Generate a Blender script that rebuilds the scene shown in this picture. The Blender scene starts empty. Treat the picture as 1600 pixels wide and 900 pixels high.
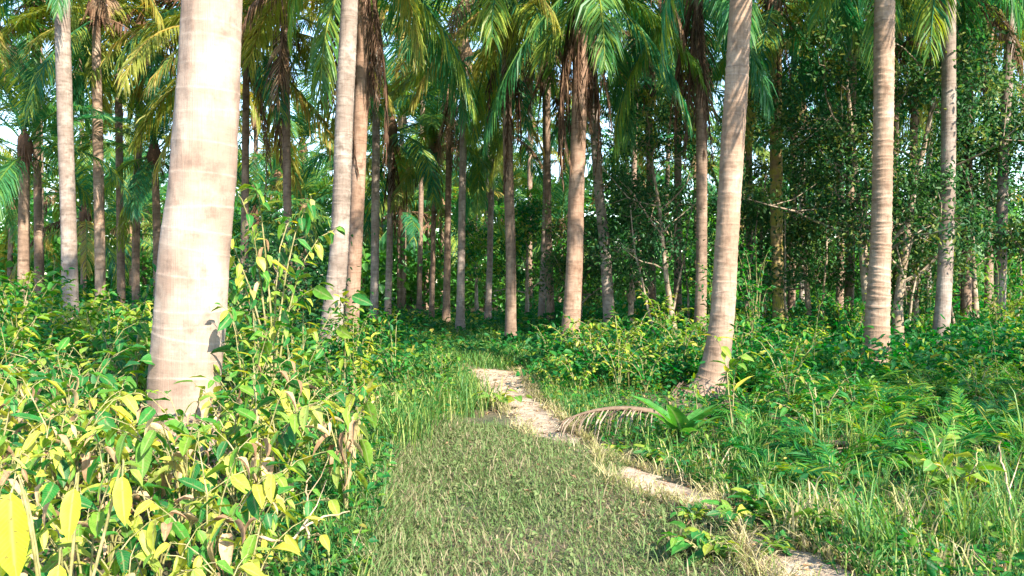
import bpy, math, random
import numpy as np
from mathutils import Vector, Matrix, Euler

RNG = np.random.default_rng(7)
random.seed(7)
S = bpy.context.scene
COL = S.collection

# ------------------------------------------------------------------ camera, sky, sun, exposure
F = 1256.0            # focal length in photograph pixels (1600 wide)
EYE = 1.4
HOR = 440.0           # image row of the horizon
cam_d = bpy.data.cameras.new("camera")
cam_d.sensor_width = 36.0
cam_d.lens = 36.0 * F / 1600.0
cam_d.clip_start = 0.05
cam_d.clip_end = 3000
cam = bpy.data.objects.new("camera", cam_d)
cam.location = (0, 0, EYE)
cam.rotation_euler = (math.radians(90) - math.atan((450 - HOR) / F), 0, 0)
COL.objects.link(cam)
S.camera = cam

SUN_AZ = 38.0         # degrees to the right of straight behind the camera
SUN_EL = 35.0
sx, sy = math.sin(math.radians(SUN_AZ)), -math.cos(math.radians(SUN_AZ))
to_sun = Vector((sx * math.cos(math.radians(SUN_EL)), sy * math.cos(math.radians(SUN_EL)), math.sin(math.radians(SUN_EL))))
sun_d = bpy.data.lights.new("sun", 'SUN')
sun_d.energy = 5.0
sun_d.angle = math.radians(0.55)
sun_d.color = (1.0, 0.91, 0.75)
sun = bpy.data.objects.new("sun", sun_d)
sun.rotation_euler = to_sun.to_track_quat('Z', 'Y').to_euler()
sun.location = (12, -12, 20)
COL.objects.link(sun)

W = bpy.data.worlds.new("World")
S.world = W
W.use_nodes = True
nt = W.node_tree
sky = nt.nodes.new("ShaderNodeTexSky")
sky.sky_type = 'NISHITA'
sky.sun_disc = False
sky.sun_elevation = math.radians(SUN_EL)
sky.sun_rotation = math.atan2(to_sun.x, to_sun.y)
sky.dust_density = 0.3
sky.air_density = 1.2
sky.ozone_density = 3.0
bg = nt.nodes["Background"]
nt.links.new(sky.outputs[0], bg.inputs[0])
bg.inputs[1].default_value = 0.15

S.view_settings.view_transform = 'Standard'
S.view_settings.look = 'None'
S.view_settings.gamma = 1.0
S.view_settings.use_curve_mapping = False
S.view_settings.exposure = 1.9
S.cycles.max_bounces = 8
S.cycles.diffuse_bounces = 4
S.cycles.transmission_bounces = 4
S.cycles.glossy_bounces = 2
S.cycles.use_denoising = True

# ------------------------------------------------------------------ helpers
def at(px, d):
    return (px - 800.0) / F * d

def zat(py, d):
    return EYE + (HOR - py) / F * d

def nrm(v):
    return v / np.maximum(np.linalg.norm(v, axis=-1, keepdims=True), 1e-9)

class MB:
    """collects vertices, polygons, per-vertex attributes; builds ONE mesh"""
    def __init__(s):
        s.V = []; s.Q = []; s.T = []; s.R = []; s.K = []; s.n = 0; s.mq = []; s.mt = []
    def add(s, V, Q=None, T=None, rnd=0.0, ring=0.0, m=0):
        V = np.asarray(V, float).reshape(-1, 3)
        k = len(V)
        s.V.append(V)
        s.R.append(np.broadcast_to(np.asarray(rnd, float), (k,)))
        s.K.append(np.broadcast_to(np.asarray(ring, float), (k,)))
        if Q is not None and len(Q):
            Q = np.asarray(Q, int).reshape(-1, 4); s.Q.append(Q + s.n); s.mq.append(np.full(len(Q), m))
        if T is not None and len(T):
            T = np.asarray(T, int).reshape(-1, 3); s.T.append(T + s.n); s.mt.append(np.full(len(T), m))
        s.n += k
    def mesh(s, name, mats, smooth=False):
        V = np.concatenate(s.V)
        Q = np.concatenate(s.Q) if s.Q else np.zeros((0, 4), int)
        T = np.concatenate(s.T) if s.T else np.zeros((0, 3), int)
        me = bpy.data.meshes.new(name)
        me.vertices.add(len(V)); me.vertices.foreach_set("co", V.ravel().astype(np.float32))
        me.loops.add(Q.size + T.size)
        me.loops.foreach_set("vertex_index", np.concatenate([Q.ravel(), T.ravel()]).astype(np.int32))
        me.polygons.add(len(Q) + len(T))
        st = np.concatenate([np.arange(len(Q)) * 4, Q.size + np.arange(len(T)) * 3]).astype(np.int32)
        me.polygons.foreach_set("loop_start", st)
        mi = np.concatenate(([*s.mq] if s.mq else []) + ([*s.mt] if s.mt else [])).astype(np.int32)
        me.polygons.foreach_set("material_index", mi)
        if smooth:
            me.polygons.foreach_set("use_smooth", np.ones(len(Q) + len(T), bool))
        a = me.attributes.new("rnd", 'FLOAT', 'POINT'); a.data.foreach_set("value", np.concatenate(s.R).astype(np.float32))
        k = np.concatenate(s.K)
        if k.any():
            a = me.attributes.new("ring", 'FLOAT', 'POINT'); a.data.foreach_set("value", k.astype(np.float32))
        for m in (mats if isinstance(mats, (list, tuple)) else [mats]):
            me.materials.append(m)
        me.update(calc_edges=True)
        return me

def link(name, me, parent=None, loc=(0, 0, 0), rot=(0, 0, 0), scl=1.0):
    o = bpy.data.objects.new(name, me)
    o.location = loc; o.rotation_euler = rot
    o.scale = (scl, scl, scl) if not hasattr(scl, '__len__') else scl
    if parent is not None:
        o.parent = parent
    COL.objects.link(o)
    return o

def tag(o, label=None, cat=None, group=None, kind=None):
    for k, v in (("label", label), ("category", cat), ("group", group), ("kind", kind)):
        if v is not None:
            o[k] = v
    return o

def thing(name, label, cat, loc, rotz=0.0, group=None, scl=1.0):
    o = link(name, None, None, loc, (0, 0, rotz), scl)
    o.empty_display_size = 0.2
    return tag(o, label, cat, group)

def dup(root, loc, rotz, scl, label, group=None, kids=None):
    r = root.copy(); COL.objects.link(r)
    r.location = loc; r.rotation_euler = (0, 0, rotz); r.scale = (scl, scl, scl)
    r["label"] = label
    if group: r["group"] = group
    elif "group" in r: del r["group"]
    for ch in (kids or root.children):
        c = ch.copy(); COL.objects.link(c); c.parent = r
    return r

def tube(mb, P, R, sides=5, rnd=0.0, m=0):
    P = np.asarray(P, float); R = np.broadcast_to(np.asarray(R, float), (len(P),))
    T = nrm(np.gradient(P, axis=0))
    ref = np.where(np.abs(T[:, 2:3]) > 0.9, np.array([[1.0, 0, 0]]), np.array([[0, 0, 1.0]]))
    A = nrm(np.cross(T, ref)); B = np.cross(T, A)
    th = np.linspace(0, 2 * math.pi, sides, endpoint=False)
    V = P[:, None, :] + R[:, None, None] * (np.cos(th)[None, :, None] * A[:, None, :] + np.sin(th)[None, :, None] * B[:, None, :])
    n = len(P)
    i, j = np.meshgrid(np.arange(n - 1), np.arange(sides), indexing='ij')
    j2 = (j + 1) % sides
    Q = np.stack([i * sides + j, i * sides + j2, (i + 1) * sides + j2, (i + 1) * sides + j], -1).reshape(-1, 4)
    mb.add(V.reshape(-1, 3), Q, rnd=rnd, m=m)

def leaves(mb, P, D, N, L, Wd, fold=0.25, curl=0.25, rnd=None, m=0, rich=False):
    """a leaf at every P pointing along D with upper side N: two folded halves each"""
    P = np.asarray(P, float); n = len(P)
    if n == 0: return
    D = nrm(np.asarray(D, float)); N = np.asarray(N, float)
    Sd = nrm(np.cross(D, N)); N = nrm(np.cross(Sd, D))
    L = np.broadcast_to(np.asarray(L, float), (n,))[:, None]
    Wd = np.broadcast_to(np.asarray(Wd, float), (n,))[:, None]
    curl = np.broadcast_to(np.asarray(curl, float), (n,))[:, None]
    if rnd is None: rnd = RNG.random(n)
    if not rich:
        pts = [(0, 0), (0.32, 1), (0.70, 0.8), (1, 0), (0.70, -0.8), (0.32, -1)]
        V = np.stack([P + D * L * a + Sd * Wd * 0.5 * b + N * (abs(b) * Wd * fold - L * curl * a * a) for a, b in pts], 1)
        base = np.arange(n)[:, None] * 6
        Q = np.concatenate([base + np.array([[0, 1, 2, 3]]), base + np.array([[0, 3, 4, 5]])])
        mb.add(V.reshape(-1, 3), Q, rnd=np.repeat(rnd, 6), m=m)
    else:
        aa = [0.0, 0.10, 0.30, 0.55, 0.80, 1.0]
        ww = [0.05, 0.62, 1.0, 0.97, 0.62, 0.02]
        rows = []
        for a, w in zip(aa, ww):
            for b in (-1, 0, 1):
                wav = 0.10 * math.sin(a * 9 + b) * abs(b)
                rows.append(P + D * L * a + Sd * Wd * 0.5 * b * w + N * (abs(b) * w * Wd * (fold + wav) - L * curl * a * a))
        V = np.stack(rows, 1)
        q = []
        for i in range(5):
            for j in range(2):
                q.append([i * 3 + j, i * 3 + j + 1, i * 3 + j + 4, i * 3 + j + 3])
        q = np.array(q)
        Q = (np.arange(n)[:, None, None] * 18 + q[None]).reshape(-1, 4)
        mb.add(V.reshape(-1, 3), Q, rnd=np.repeat(rnd, 18), ring=np.tile([.5, 1, .5], n * 6), m=m)

def blades(mb, P, H, Wd, lean, rnd=None, seed=None):
    n = len(P)
    if rnd is None: rnd = RNG.random(n)
    a = RNG.random(n) * 2 * math.pi
    d = np.stack([np.cos(a), np.sin(a), np.zeros(n)], 1)
    b = a + math.pi / 2 + RNG.normal(0, .5, n)
    s = np.stack([np.cos(b), np.sin(b), np.zeros(n)], 1)
    H = np.broadcast_to(H, (n,))[:, None]; Wd = np.broadcast_to(Wd, (n,))[:, None]; lean = np.broadcast_to(lean, (n,))[:, None]
    up = np.array([[0, 0, 1.0]])
    p1 = P + up * H * .5 + d * H * lean * .25
    p2 = P + up * H * .85 + d * H * lean * .62
    p3 = P + up * H * (1 - .15 * lean) + d * H * lean * 1.05
    V = np.stack([P - s * Wd * .4, P + s * Wd * .4, p1 - s * Wd * .5, p1 + s * Wd * .5, p2 - s * Wd * .35, p2 + s * Wd * .35, p3], 1)
    base = np.arange(n)[:, None] * 7
    Q = np.concatenate([base + np.array([[0, 1, 3, 2]]), base + np.array([[2, 3, 5, 4]])])
    T = base + np.array([[4, 5, 6]])
    mb.add(V.reshape(-1, 3), Q, T, rnd=np.repeat(rnd, 7))

# ------------------------------------------------------------------ materials
def leaf_mat(name, stops, trans=0.35, rough=0.45, spec=0.4, spot=None):
    m = bpy.data.materials.new(name); m.use_nodes = True
    t = m.node_tree; N = t.nodes; Lk = t.links
    pb = N["Principled BSDF"]; out = N["Material Output"]
    at_ = N.new("ShaderNodeAttribute"); at_.attribute_name = "rnd"
    oi = N.new("ShaderNodeObjectInfo")
    ad = N.new("ShaderNodeMath"); ad.operation = 'ADD'
    Lk.new(at_.outputs["Fac"], ad.inputs[0]); Lk.new(oi.outputs["Random"], ad.inputs[1])
    fr = N.new("ShaderNodeMath"); fr.operation = 'FRACT'; Lk.new(ad.outputs[0], fr.inputs[0])
    rp = N.new("ShaderNodeValToRGB")
    el = rp.color_ramp.elements
    el[0].position = stops[0][0]; el[0].color = (*stops[0][1], 1)
    el[1].position = stops[-1][0]; el[1].color = (*stops[-1][1], 1)
    for p, c in stops[1:-1]:
        e = el.new(p); e.color = (*c, 1)
    Lk.new(fr.outputs[0], rp.inputs[0])
    # fine mottling
    tc = N.new("ShaderNodeTexCoord"); nz = N.new("ShaderNodeTexNoise"); nz.inputs["Scale"].default_value = 22; nz.inputs["Detail"].default_value = 3
    Lk.new(tc.outputs["Object"], nz.inputs["Vector"])
    mr = N.new("ShaderNodeMapRange"); mr.inputs[1].default_value = .3; mr.inputs[2].default_value = .7; mr.inputs[3].default_value = .72; mr.inputs[4].default_value = 1.2
    Lk.new(nz.outputs["Fac"], mr.inputs[0])
    mx = N.new("ShaderNodeMix"); mx.data_type = 'RGBA'; mx.blend_type = 'MULTIPLY'; mx.inputs[0].default_value = 1
    Lk.new(rp.outputs[0], mx.inputs[6]); Lk.new(mr.outputs[0], mx.inputs[7])
    # pale midrib and side veins on leaves big enough to show them
    ra = N.new("ShaderNodeAttribute"); ra.attribute_name = "ring"
    sp = N.new("ShaderNodeSeparateXYZ"); Lk.new(tc.outputs["Object"], sp.inputs[0])
    ab = N.new("ShaderNodeMath"); ab.operation = 'ABSOLUTE'; Lk.new(sp.outputs[1], ab.inputs[0])
    sb = N.new("ShaderNodeMath"); sb.operation = 'SUBTRACT'; Lk.new(sp.outputs[0], sb.inputs[0]); Lk.new(ab.outputs[0], sb.inputs[1])
    sc = N.new("ShaderNodeMath"); sc.operation = 'MULTIPLY'; sc.inputs[1].default_value = 420; Lk.new(sb.outputs[0], sc.inputs[0])
    si = N.new("ShaderNodeMath"); si.operation = 'SINE'; Lk.new(sc.outputs[0], si.inputs[0])
    v1 = N.new("ShaderNodeMapRange"); v1.inputs[1].default_value = .6; v1.inputs[2].default_value = 1; v1.inputs[3].default_value = 0; v1.inputs[4].default_value = .10; Lk.new(si.outputs[0], v1.inputs[0])
    g1 = N.new("ShaderNodeMath"); g1.operation = 'GREATER_THAN'; g1.inputs[1].default_value = .3; Lk.new(ra.outputs["Fac"], g1.inputs[0])
    v2 = N.new("ShaderNodeMath"); v2.operation = 'MULTIPLY'; Lk.new(v1.outputs[0], v2.inputs[0]); Lk.new(g1.outputs[0], v2.inputs[1])
    m1 = N.new("ShaderNodeMapRange"); m1.inputs[1].default_value = .90; m1.inputs[2].default_value = .99; m1.inputs[3].default_value = 0; m1.inputs[4].default_value = .38; Lk.new(ra.outputs["Fac"], m1.inputs[0])
    vm = N.new("ShaderNodeMath"); vm.operation = 'MAXIMUM'; Lk.new(v2.outputs[0], vm.inputs[0]); Lk.new(m1.outputs[0], vm.inputs[1])
    vx = N.new("ShaderNodeMix"); vx.data_type = 'RGBA'; Lk.new(vm.outputs[0], vx.inputs[0]); Lk.new(mx.outputs[2], vx.inputs[6]); vx.inputs[7].default_value = (.42, .45, .2, 1)
    col = vx.outputs[2]
    bn = N.new("ShaderNodeTexNoise"); bn.inputs["Scale"].default_value = 75; bn.inputs["Detail"].default_value = 2
    Lk.new(tc.outputs["Object"], bn.inputs["Vector"])
    br = N.new("ShaderNodeMapRange"); br.inputs[1].default_value = .63; br.inputs[2].default_value = .70; br.inputs[3].default_value = 0; br.inputs[4].default_value = .7; Lk.new(bn.outputs["Fac"], br.inputs[0])
    bx = N.new("ShaderNodeMix"); bx.data_type = 'RGBA'; Lk.new(br.outputs[0], bx.inputs[0]); Lk.new(col, bx.inputs[6]); bx.inputs[7].default_value = (.14, .085, .035, 1)
    col = bx.outputs[2]
    Lk.new(col, pb.inputs["Base Color"])
    pb.inputs["Roughness"].default_value = rough
    pb.inputs["Specular IOR Level"].default_value = spec
    tr = N.new("ShaderNodeBsdfTranslucent")
    hs = N.new("ShaderNodeHueSaturation"); hs.inputs["Saturation"].default_value = 1.15; hs.inputs["Value"].default_value = 1.5; hs.inputs["Hue"].default_value = 0.485
    Lk.new(col, hs.inputs["Color"]); Lk.new(hs.outputs[0], tr.inputs["Color"])
    ms = N.new("ShaderNodeMixShader"); ms.inputs[0].default_value = trans
    Lk.new(pb.outputs[0], ms.inputs[1]); Lk.new(tr.outputs[0], ms.inputs[2]); Lk.new(ms.outputs[0], out.inputs[0])
    return m

def bark_mat(name, base, dark, pale, ringc, ring_amt=0.6, patch=2.0, moss=None, fib=(26, 26, 2.2), bandf=.55, fibf=.6):
    m = bpy.data.materials.new(name); m.use_nodes = True
    t = m.node_tree; N = t.nodes; Lk = t.links
    pb = N["Principled BSDF"]
    tc = N.new("ShaderNodeTexCoord")
    def noise(scale, det, vec=None, rough=.6):
        n = N.new("ShaderNodeTexNoise"); n.inputs["Scale"].default_value = scale; n.inputs["Detail"].default_value = det; n.inputs["Roughness"].default_value = rough
        Lk.new(vec or tc.outputs["Object"], n.inputs["Vector"]); return n
    def rng(sock, a, b, c, d):
        r = N.new("ShaderNodeMapRange"); r.inputs[1].default_value = a; r.inputs[2].default_value = b; r.inputs[3].default_value = c; r.inputs[4].default_value = d
        Lk.new(sock, r.inputs[0]); return r.outputs[0]
    def mix(f, a, b, mode='MIX'):
        x = N.new("ShaderNodeMix"); x.data_type = 'RGBA'; x.blend_type = mode
        if isinstance(f, float): x.inputs[0].default_value = f
        else: Lk.new(f, x.inputs[0])
        for i, c in ((6, a), (7, b)):
            if isinstance(c, tuple): x.inputs[i].default_value = (*c, 1)
            else: Lk.new(c, x.inputs[i])
        return x.outputs[2]
    mp = N.new("ShaderNodeMapping"); mp.inputs["Scale"].default_value = fib; Lk.new(tc.outputs["Object"], mp.inputs[0])
    fibre = noise(1.6, 6, mp.outputs[0], .7)
    mp2 = N.new("ShaderNodeMapping"); mp2.inputs["Scale"].default_value = (3, 3, 14); Lk.new(tc.outputs["Object"], mp2.inputs[0])
    band = noise(1.0, 4, mp2.outputs[0], .6)
    pt = noise(patch, 5); pt2 = noise(patch * 2.7, 6)
    c = mix(rng(pt.outputs["Fac"], .44, .62, 0, 1), base, pale)
    c = mix(rng(pt2.outputs["Fac"], .52, .70, 0, .75), c, dark)
    c = mix(rng(band.outputs["Fac"], .52, .72, 0, bandf), c, dark)
    c = mix(rng(fibre.outputs["Fac"], .50, .72, 0, fibf), c, dark)
    if moss:
        mo = noise(5.5, 6)
        c = mix(rng(mo.outputs["Fac"], .46, .58, 0, .9), c, moss)
    ra = N.new("ShaderNodeAttribute"); ra.attribute_name = "ring"
    brk = noise(9, 4)
    rm = N.new("ShaderNodeMath"); rm.operation = 'MULTIPLY'; Lk.new(ra.outputs["Fac"], rm.inputs[0]); Lk.new(rng(brk.outputs["Fac"], .38, .6, 0.15, 1), rm.inputs[1])
    rm2 = N.new("ShaderNodeMath"); rm2.operation = 'MULTIPLY'; rm2.inputs[1].default_value = ring_amt; Lk.new(rm.outputs[0], rm2.inputs[0])
    c = mix(rm2.outputs[0], c, ringc)
    Lk.new(c, pb.inputs["Base Color"])
    pb.inputs["Roughness"].default_value = .9; pb.inputs["Specular IOR Level"].default_value = .15
    bp = N.new("ShaderNodeBump"); bp.inputs["Strength"].default_value = .55; bp.inputs["Distance"].default_value = .012
    s1 = N.new("ShaderNodeMath"); s1.operation = 'ADD'; Lk.new(fibre.outputs["Fac"], s1.inputs[0]); Lk.new(band.outputs["Fac"], s1.inputs[1])
    Lk.new(s1.outputs[0], bp.inputs["Height"]); Lk.new(bp.outputs[0], pb.inputs["Normal"])
    return m

M = {}
M['frond'] = leaf_mat("palm_frond_green", [(0, (.024, .14, .072)), (.4, (.045, .19, .068)), (.7, (.12, .25, .05)), (1, (.27, .32, .045))], .5, .42, .3)
M['frond_y'] = leaf_mat("palm_frond_sunlit_yellow", [(0, (.12, .2, .04)), (.4, (.2, .25, .04)), (.75, (.32, .29, .05)), (1, (.34, .22, .05))], .45, .5, .4)  # warm sunlight put into the colour of the older fronds
M['frond_d'] = leaf_mat("palm_frond_dead", [(0, (.07, .038, .024)), (.4, (.12, .066, .04)), (.7, (.19, .115, .068)), (1, (.30, .2, .12))], .15, .8, .15)
M['frond_grey'] = leaf_mat("palm_frond_weathered", [(0, (.11, .075, .052)), (.5, (.19, .135, .095)), (1, (.28, .215, .16))], .12, .8, .15)
M['skirt'] = leaf_mat("palm_frond_old_dead", [(0, (.045, .026, .018)), (.5, (.085, .048, .032)), (.85, (.14, .085, .055)), (1, (.22, .145, .09))], .1, .85, .1)
M['lf_yel'] = leaf_mat("leaf_yellow_green", [(0, (.07, .18, .025)), (.14, (.15, .28, .03)), (.3, (.28, .36, .045)), (.5, (.40, .42, .065)), (.78, (.46, .42, .05)), (.9, (.22, .33, .06)), (1, (.42, .36, .12))], .42, .5, .3)
M['lf_green'] = leaf_mat("leaf_mid_green", [(0, (.010, .10, .024)), (.35, (.018, .155, .028)), (.65, (.045, .20, .025)), (.9, (.13, .26, .025)), (1, (.30, .31, .04))], .42, .5, .25)
M['lf_deep'] = leaf_mat("leaf_deep_green", [(0, (.012, .062, .024)), (.5, (.021, .092, .028)), (.85, (.05, .13, .032)), (1, (.15, .17, .035))], .4, .5, .25)
M['lf_lime'] = leaf_mat("leaf_lime", [(0, (.07, .2, .03)), (.4, (.14, .28, .03)), (.75, (.28, .36, .04)), (1, (.42, .40, .06))], .42, .45, .4)
M['lf_lime2'] = leaf_mat("leaf_fresh_green", [(0, (.03, .16, .03)), (.6, (.06, .22, .035)), (1, (.12, .28, .04))], .4, .4, .45)
M['lf_bright'] = leaf_mat("leaf_bright_yellow", [(0, (.36, .42, .03)), (.5, (.46, .46, .035)), (1, (.5, .44, .04))], .45, .5, .3)
M['lf_dry'] = leaf_mat("leaf_dry", [(0, (.20, .11, .06)), (.4, (.36, .22, .13)), (.7, (.48, .32, .2)), (1, (.55, .42, .2))], .25, .7, .2)
M['grass_low'] = leaf_mat("grass_trodden", [(0, (.07, .15, .04)), (.4, (.11, .185, .055)), (.7, (.17, .195, .08)), (.88, (.25, .21, .12)), (1, (.34, .27, .18))], .3, .6, .25)
M['grass_dry'] = leaf_mat("grass_straw", [(0, (.14, .2, .05)), (.35, (.28, .28, .1)), (.7, (.45, .38, .2)), (1, (.5, .42, .28))], .35, .6, .25)
M['grass'] = leaf_mat("grass_blade", [(0, (.04, .14, .035)), (.5, (.08, .2, .04)), (.8, (.2, .28, .06)), (1, (.38, .36, .13))], .35, .5, .3)
M['under'] = leaf_mat("undergrowth_leaf", [(0, (.010, .095, .028)), (.45, (.018, .145, .03)), (.75, (.05, .20, .026)), (.93, (.17, .27, .03)), (1, (.32, .28, .06))], .45, .5, .25)
M['stem'] = bark_mat("green_brown_stem", (.20, .19, .07), (.10, .09, .04), (.33, .28, .15), (.2, .2, .1), 0, 8)
M['twig'] = bark_mat("dry_twig", (.33, .24, .15), (.17, .11, .07), (.50, .40, .28), (.2, .2, .1), 0, 8)
M['limb'] = bark_mat("pale_limb_bark", (.22, .165, .115), (.09, .065, .045), (.36, .29, .22), (.2, .15, .1), 0, 4)
M['bark_big'] = bark_mat("bark_pale_smooth", (.265, .187, .145), (.125, .087, .07), (.36, .285, .232), (.42, .35, .29), .4, 1.9, None, (60, 60, 2.0), .0, .35)
M['bark_tan'] = bark_mat("bark_tan_ringed", (.25, .168, .118), (.11, .07, .048), (.35, .258, .195), (.11, .072, .052), .9, 2.2)
M['bark_grey'] = bark_mat("bark_grey_ringed", (.20, .155, .13), (.09, .068, .055), (.31, .26, .225), (.09, .065, .05), .85, 2.6)
M['bark_brown'] = bark_mat("bark_brown_rough", (.18, .12, .088), (.075, .05, .036), (.27, .19, .14), (.05, .032, .022), .8, 3.2)
M['bark_red'] = bark_mat("bark_reddish_rough", (.225, .14, .098), (.085, .05, .034), (.31, .21, .155), (.07, .045, .03), .8, 2.6)
M['bark_moss'] = bark_mat("bark_mossy", (.22, .15, .08), (.10, .065, .035), (.33, .25, .13), (.08, .06, .03), .6, 3, (.26, .23, .045))

# ------------------------------------------------------------------ ground, path
def path_x(d):   # centre of the sandy track at distance d
    return np.interp(d, [2.0, 3.0, 3.87, 5.25, 6.4, 7.3, 9.25, 11.6, 13.0, 15.0, 18.0], [2.2, 1.75, 1.36, 1.06, .70, .36, .07, -.20, -.5, -1.4, -3.2])
def path_hw(d):
    return np.interp(d, [2, 3.7, 4.0, 4.3, 4.75, 5.3, 5.8, 6.4, 7.1, 9, 12, 14, 18], [.2, .22, .17, .02, .06, .28, .22, .02, .20, .27, .40, .34, .3])
def clear_l(d):  # left edge of the open grassy strip
    return np.interp(d, [1.5, 3.8, 5.0, 6.7, 7.2, 8.8, 11.7, 13.2, 15], [-.5, -.66, -.78, -.98, -.62, -.42, -.6, -1.1, -2.0])
def clear_r(d):
    return np.interp(d, [1.5, 3.8, 5.25, 6.4, 7.3, 9.25, 11.6, 13.2, 15], [1.9, 1.5, 1.32, 1.03, .62, .40, .30, .2, -.9])
def ghz(x, y):
    return 0.03 * np.sin(x * 1.3 + 2) * np.cos(y * 0.9) + 0.02 * np.sin(x * 3.1 + y * 2.3)

def ground_mat():
    m = bpy.data.materials.new("forest_soil"); m.use_nodes = True
    t = m.node_tree; N = t.nodes; Lk = t.links; pb = N["Principled BSDF"]
    tc = N.new("ShaderNodeTexCoord")
    n1 = N.new("ShaderNodeTexNoise"); n1.inputs["Scale"].default_value = 1.1; n1.inputs["Detail"].default_value = 6
    n2 = N.new("ShaderNodeTexNoise"); n2.inputs["Scale"].default_value = 24; n2.inputs["Detail"].default_value = 8; n2.inputs["Roughness"].default_value = .75
    for n in (n1, n2): Lk.new(tc.outputs["Object"], n.inputs["Vector"])
    r1 = N.new("ShaderNodeValToRGB"); e = r1.color_ramp.elements
    e[0].position = .35; e[0].color = (.055, .07, .03, 1); e[1].position = .65; e[1].color = (.16, .12, .075, 1)
    r2 = N.new("ShaderNodeValToRGB"); e = r2.color_ramp.elements
    e[0].position = .38; e[0].color = (.4, .4, .4, 1); e[1].position = .7; e[1].color = (1.5, 1.4, 1.25, 1)
    Lk.new(n1.outputs["Fac"], r1.inputs[0]); Lk.new(n2.outputs["Fac"], r2.inputs[0])
    mx = N.new("ShaderNodeMix"); mx.data_type = 'RGBA'; mx.blend_type = 'MULTIPLY'; mx.inputs[0].default_value = 1
    Lk.new(r1.outputs[0], mx.inputs[6]); Lk.new(r2.outputs[0], mx.inputs[7]); Lk.new(mx.outputs[2], pb.inputs["Base Color"])
    pb.inputs["Roughness"].default_value = .95
    bp = N.new("ShaderNodeBump"); bp.inputs["Strength"].default_value = .8; bp.inputs["Distance"].default_value = .03
    Lk.new(n2.outputs["Fac"], bp.inputs["Height"]); Lk.new(bp.outputs[0], pb.inputs["Normal"])
    return m

def sand_mat():
    m = bpy.data.materials.new("sandy_soil"); m.use_nodes = True
    t = m.node_tree; N = t.nodes; Lk = t.links; pb = N["Principled BSDF"]
    tc = N.new("ShaderNodeTexCoord")
    n1 = N.new("ShaderNodeTexNoise"); n1.inputs["Scale"].default_value = 5; n1.inputs["Detail"].default_value = 8; n1.inputs["Roughness"].default_value = .7
    n2 = N.new("ShaderNodeTexNoise"); n2.inputs["Scale"].default_value = 60; n2.inputs["Detail"].default_value = 5
    for n in (n1, n2): Lk.new(tc.outputs["Object"], n.inputs["Vector"])
    r1 = N.new("ShaderNodeValToRGB"); e = r1.color_ramp.elements
    e[0].position = .36; e[0].color = (.20, .14, .095, 1); e[1].position = .62; e[1].color = (.50, .40, .30, 1)
    Lk.new(n1.outputs["Fac"], r1.inputs[0])
    r2 = N.new("ShaderNodeMapRange"); r2.inputs[3].default_value = .65; r2.inputs[4].default_value = 1.25; Lk.new(n2.outputs["Fac"], r2.inputs[0])
    mx = N.new("ShaderNodeMix"); mx.data_type = 'RGBA'; mx.blend_type = 'MULTIPLY'; mx.inputs[0].default_value = 1
    Lk.new(r1.outputs[0], mx.inputs[6]); Lk.new(r2.outputs[0], mx.inputs[7]); Lk.new(mx.outputs[2], pb.inputs["Base Color"])
    pb.inputs["Roughness"].default_value = .95
    ad = N.new("ShaderNodeMath"); ad.operation = 'ADD'; Lk.new(n1.outputs["Fac"], ad.inputs[0]); Lk.new(n2.outputs["Fac"], ad.inputs[1])
    bp = N.new("ShaderNodeBump"); bp.inputs["Strength"].default_value = .8; bp.inputs["Distance"].default_value = .03
    Lk.new(ad.outputs[0], bp.inputs["Height"]); Lk.new(bp.outputs[0], pb.inputs["Normal"])
    return m

mb = MB()
gx = np.concatenate([[-900, -300, -100, -50], np.arange(-26, 26.1, .4), [50, 100, 300, 900]])
gy = np.concatenate([[-900, -300, -60], np.arange(-14, 40.1, .4), [60, 100, 300, 900]])
X, Y = np.meshgrid(gx, gy)
Z = ghz(X, Y) * ((np.abs(X) < 27) & (Y < 41) & (Y > -15))
nxg = len(gx)
i, j = np.meshgrid(np.arange(len(gy) - 1), np.arange(nxg - 1), indexing='ij')
Q = np.stack([i * nxg + j, i * nxg + j + 1, (i + 1) * nxg + j + 1, (i + 1) * nxg + j], -1).reshape(-1, 4)
mb.add(np.stack([X, Y, Z], -1).reshape(-1, 3), Q)
tag(link("ground", mb.mesh("ground", ground_mat(), True)), kind="structure")

mb = MB()
dd = np.arange(2.0, 18.01, .1); NU = 11
rows = []
for d in dd:
    c, h = path_x(d), path_hw(d)
    u = np.linspace(-1, 1, NU)
    wob = 1 + .35 * math.sin(d * 4.1) * .5 + .25 * math.sin(d * 9.7 + 1)
    x = c + u * h * wob
    y = np.full(NU, d)
    z = ghz(x, y) + .016 - .022 * np.abs(u) ** 3 - .02 * (1 - u * u)
    z = np.maximum(z, ghz(x, y) + .005) + .006
    x[:3] += np.random.default_rng(int(d * 100)).normal(0, .05, 3) * [1, .8, .4]; x[-3:] += np.random.default_rng(int(d * 100) + 1).normal(0, .05, 3) * [.4, .8, 1]
    z[0] = ghz(x[0], d) - .02; z[-1] = ghz(x[-1], d) - .02
    rows.append(np.stack([x, y, z], -1))
i, j = np.meshgrid(np.arange(len(dd) - 1), np.arange(NU - 1), indexing='ij')
Q = np.stack([i * NU + j, i * NU + j + 1, (i + 1) * NU + j + 1, (i + 1) * NU + j], -1).reshape(-1, 4)
mb.add(np.concatenate(rows), Q)
tag(link("path", mb.mesh("path", sand_mat(), True)), kind="structure")

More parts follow.
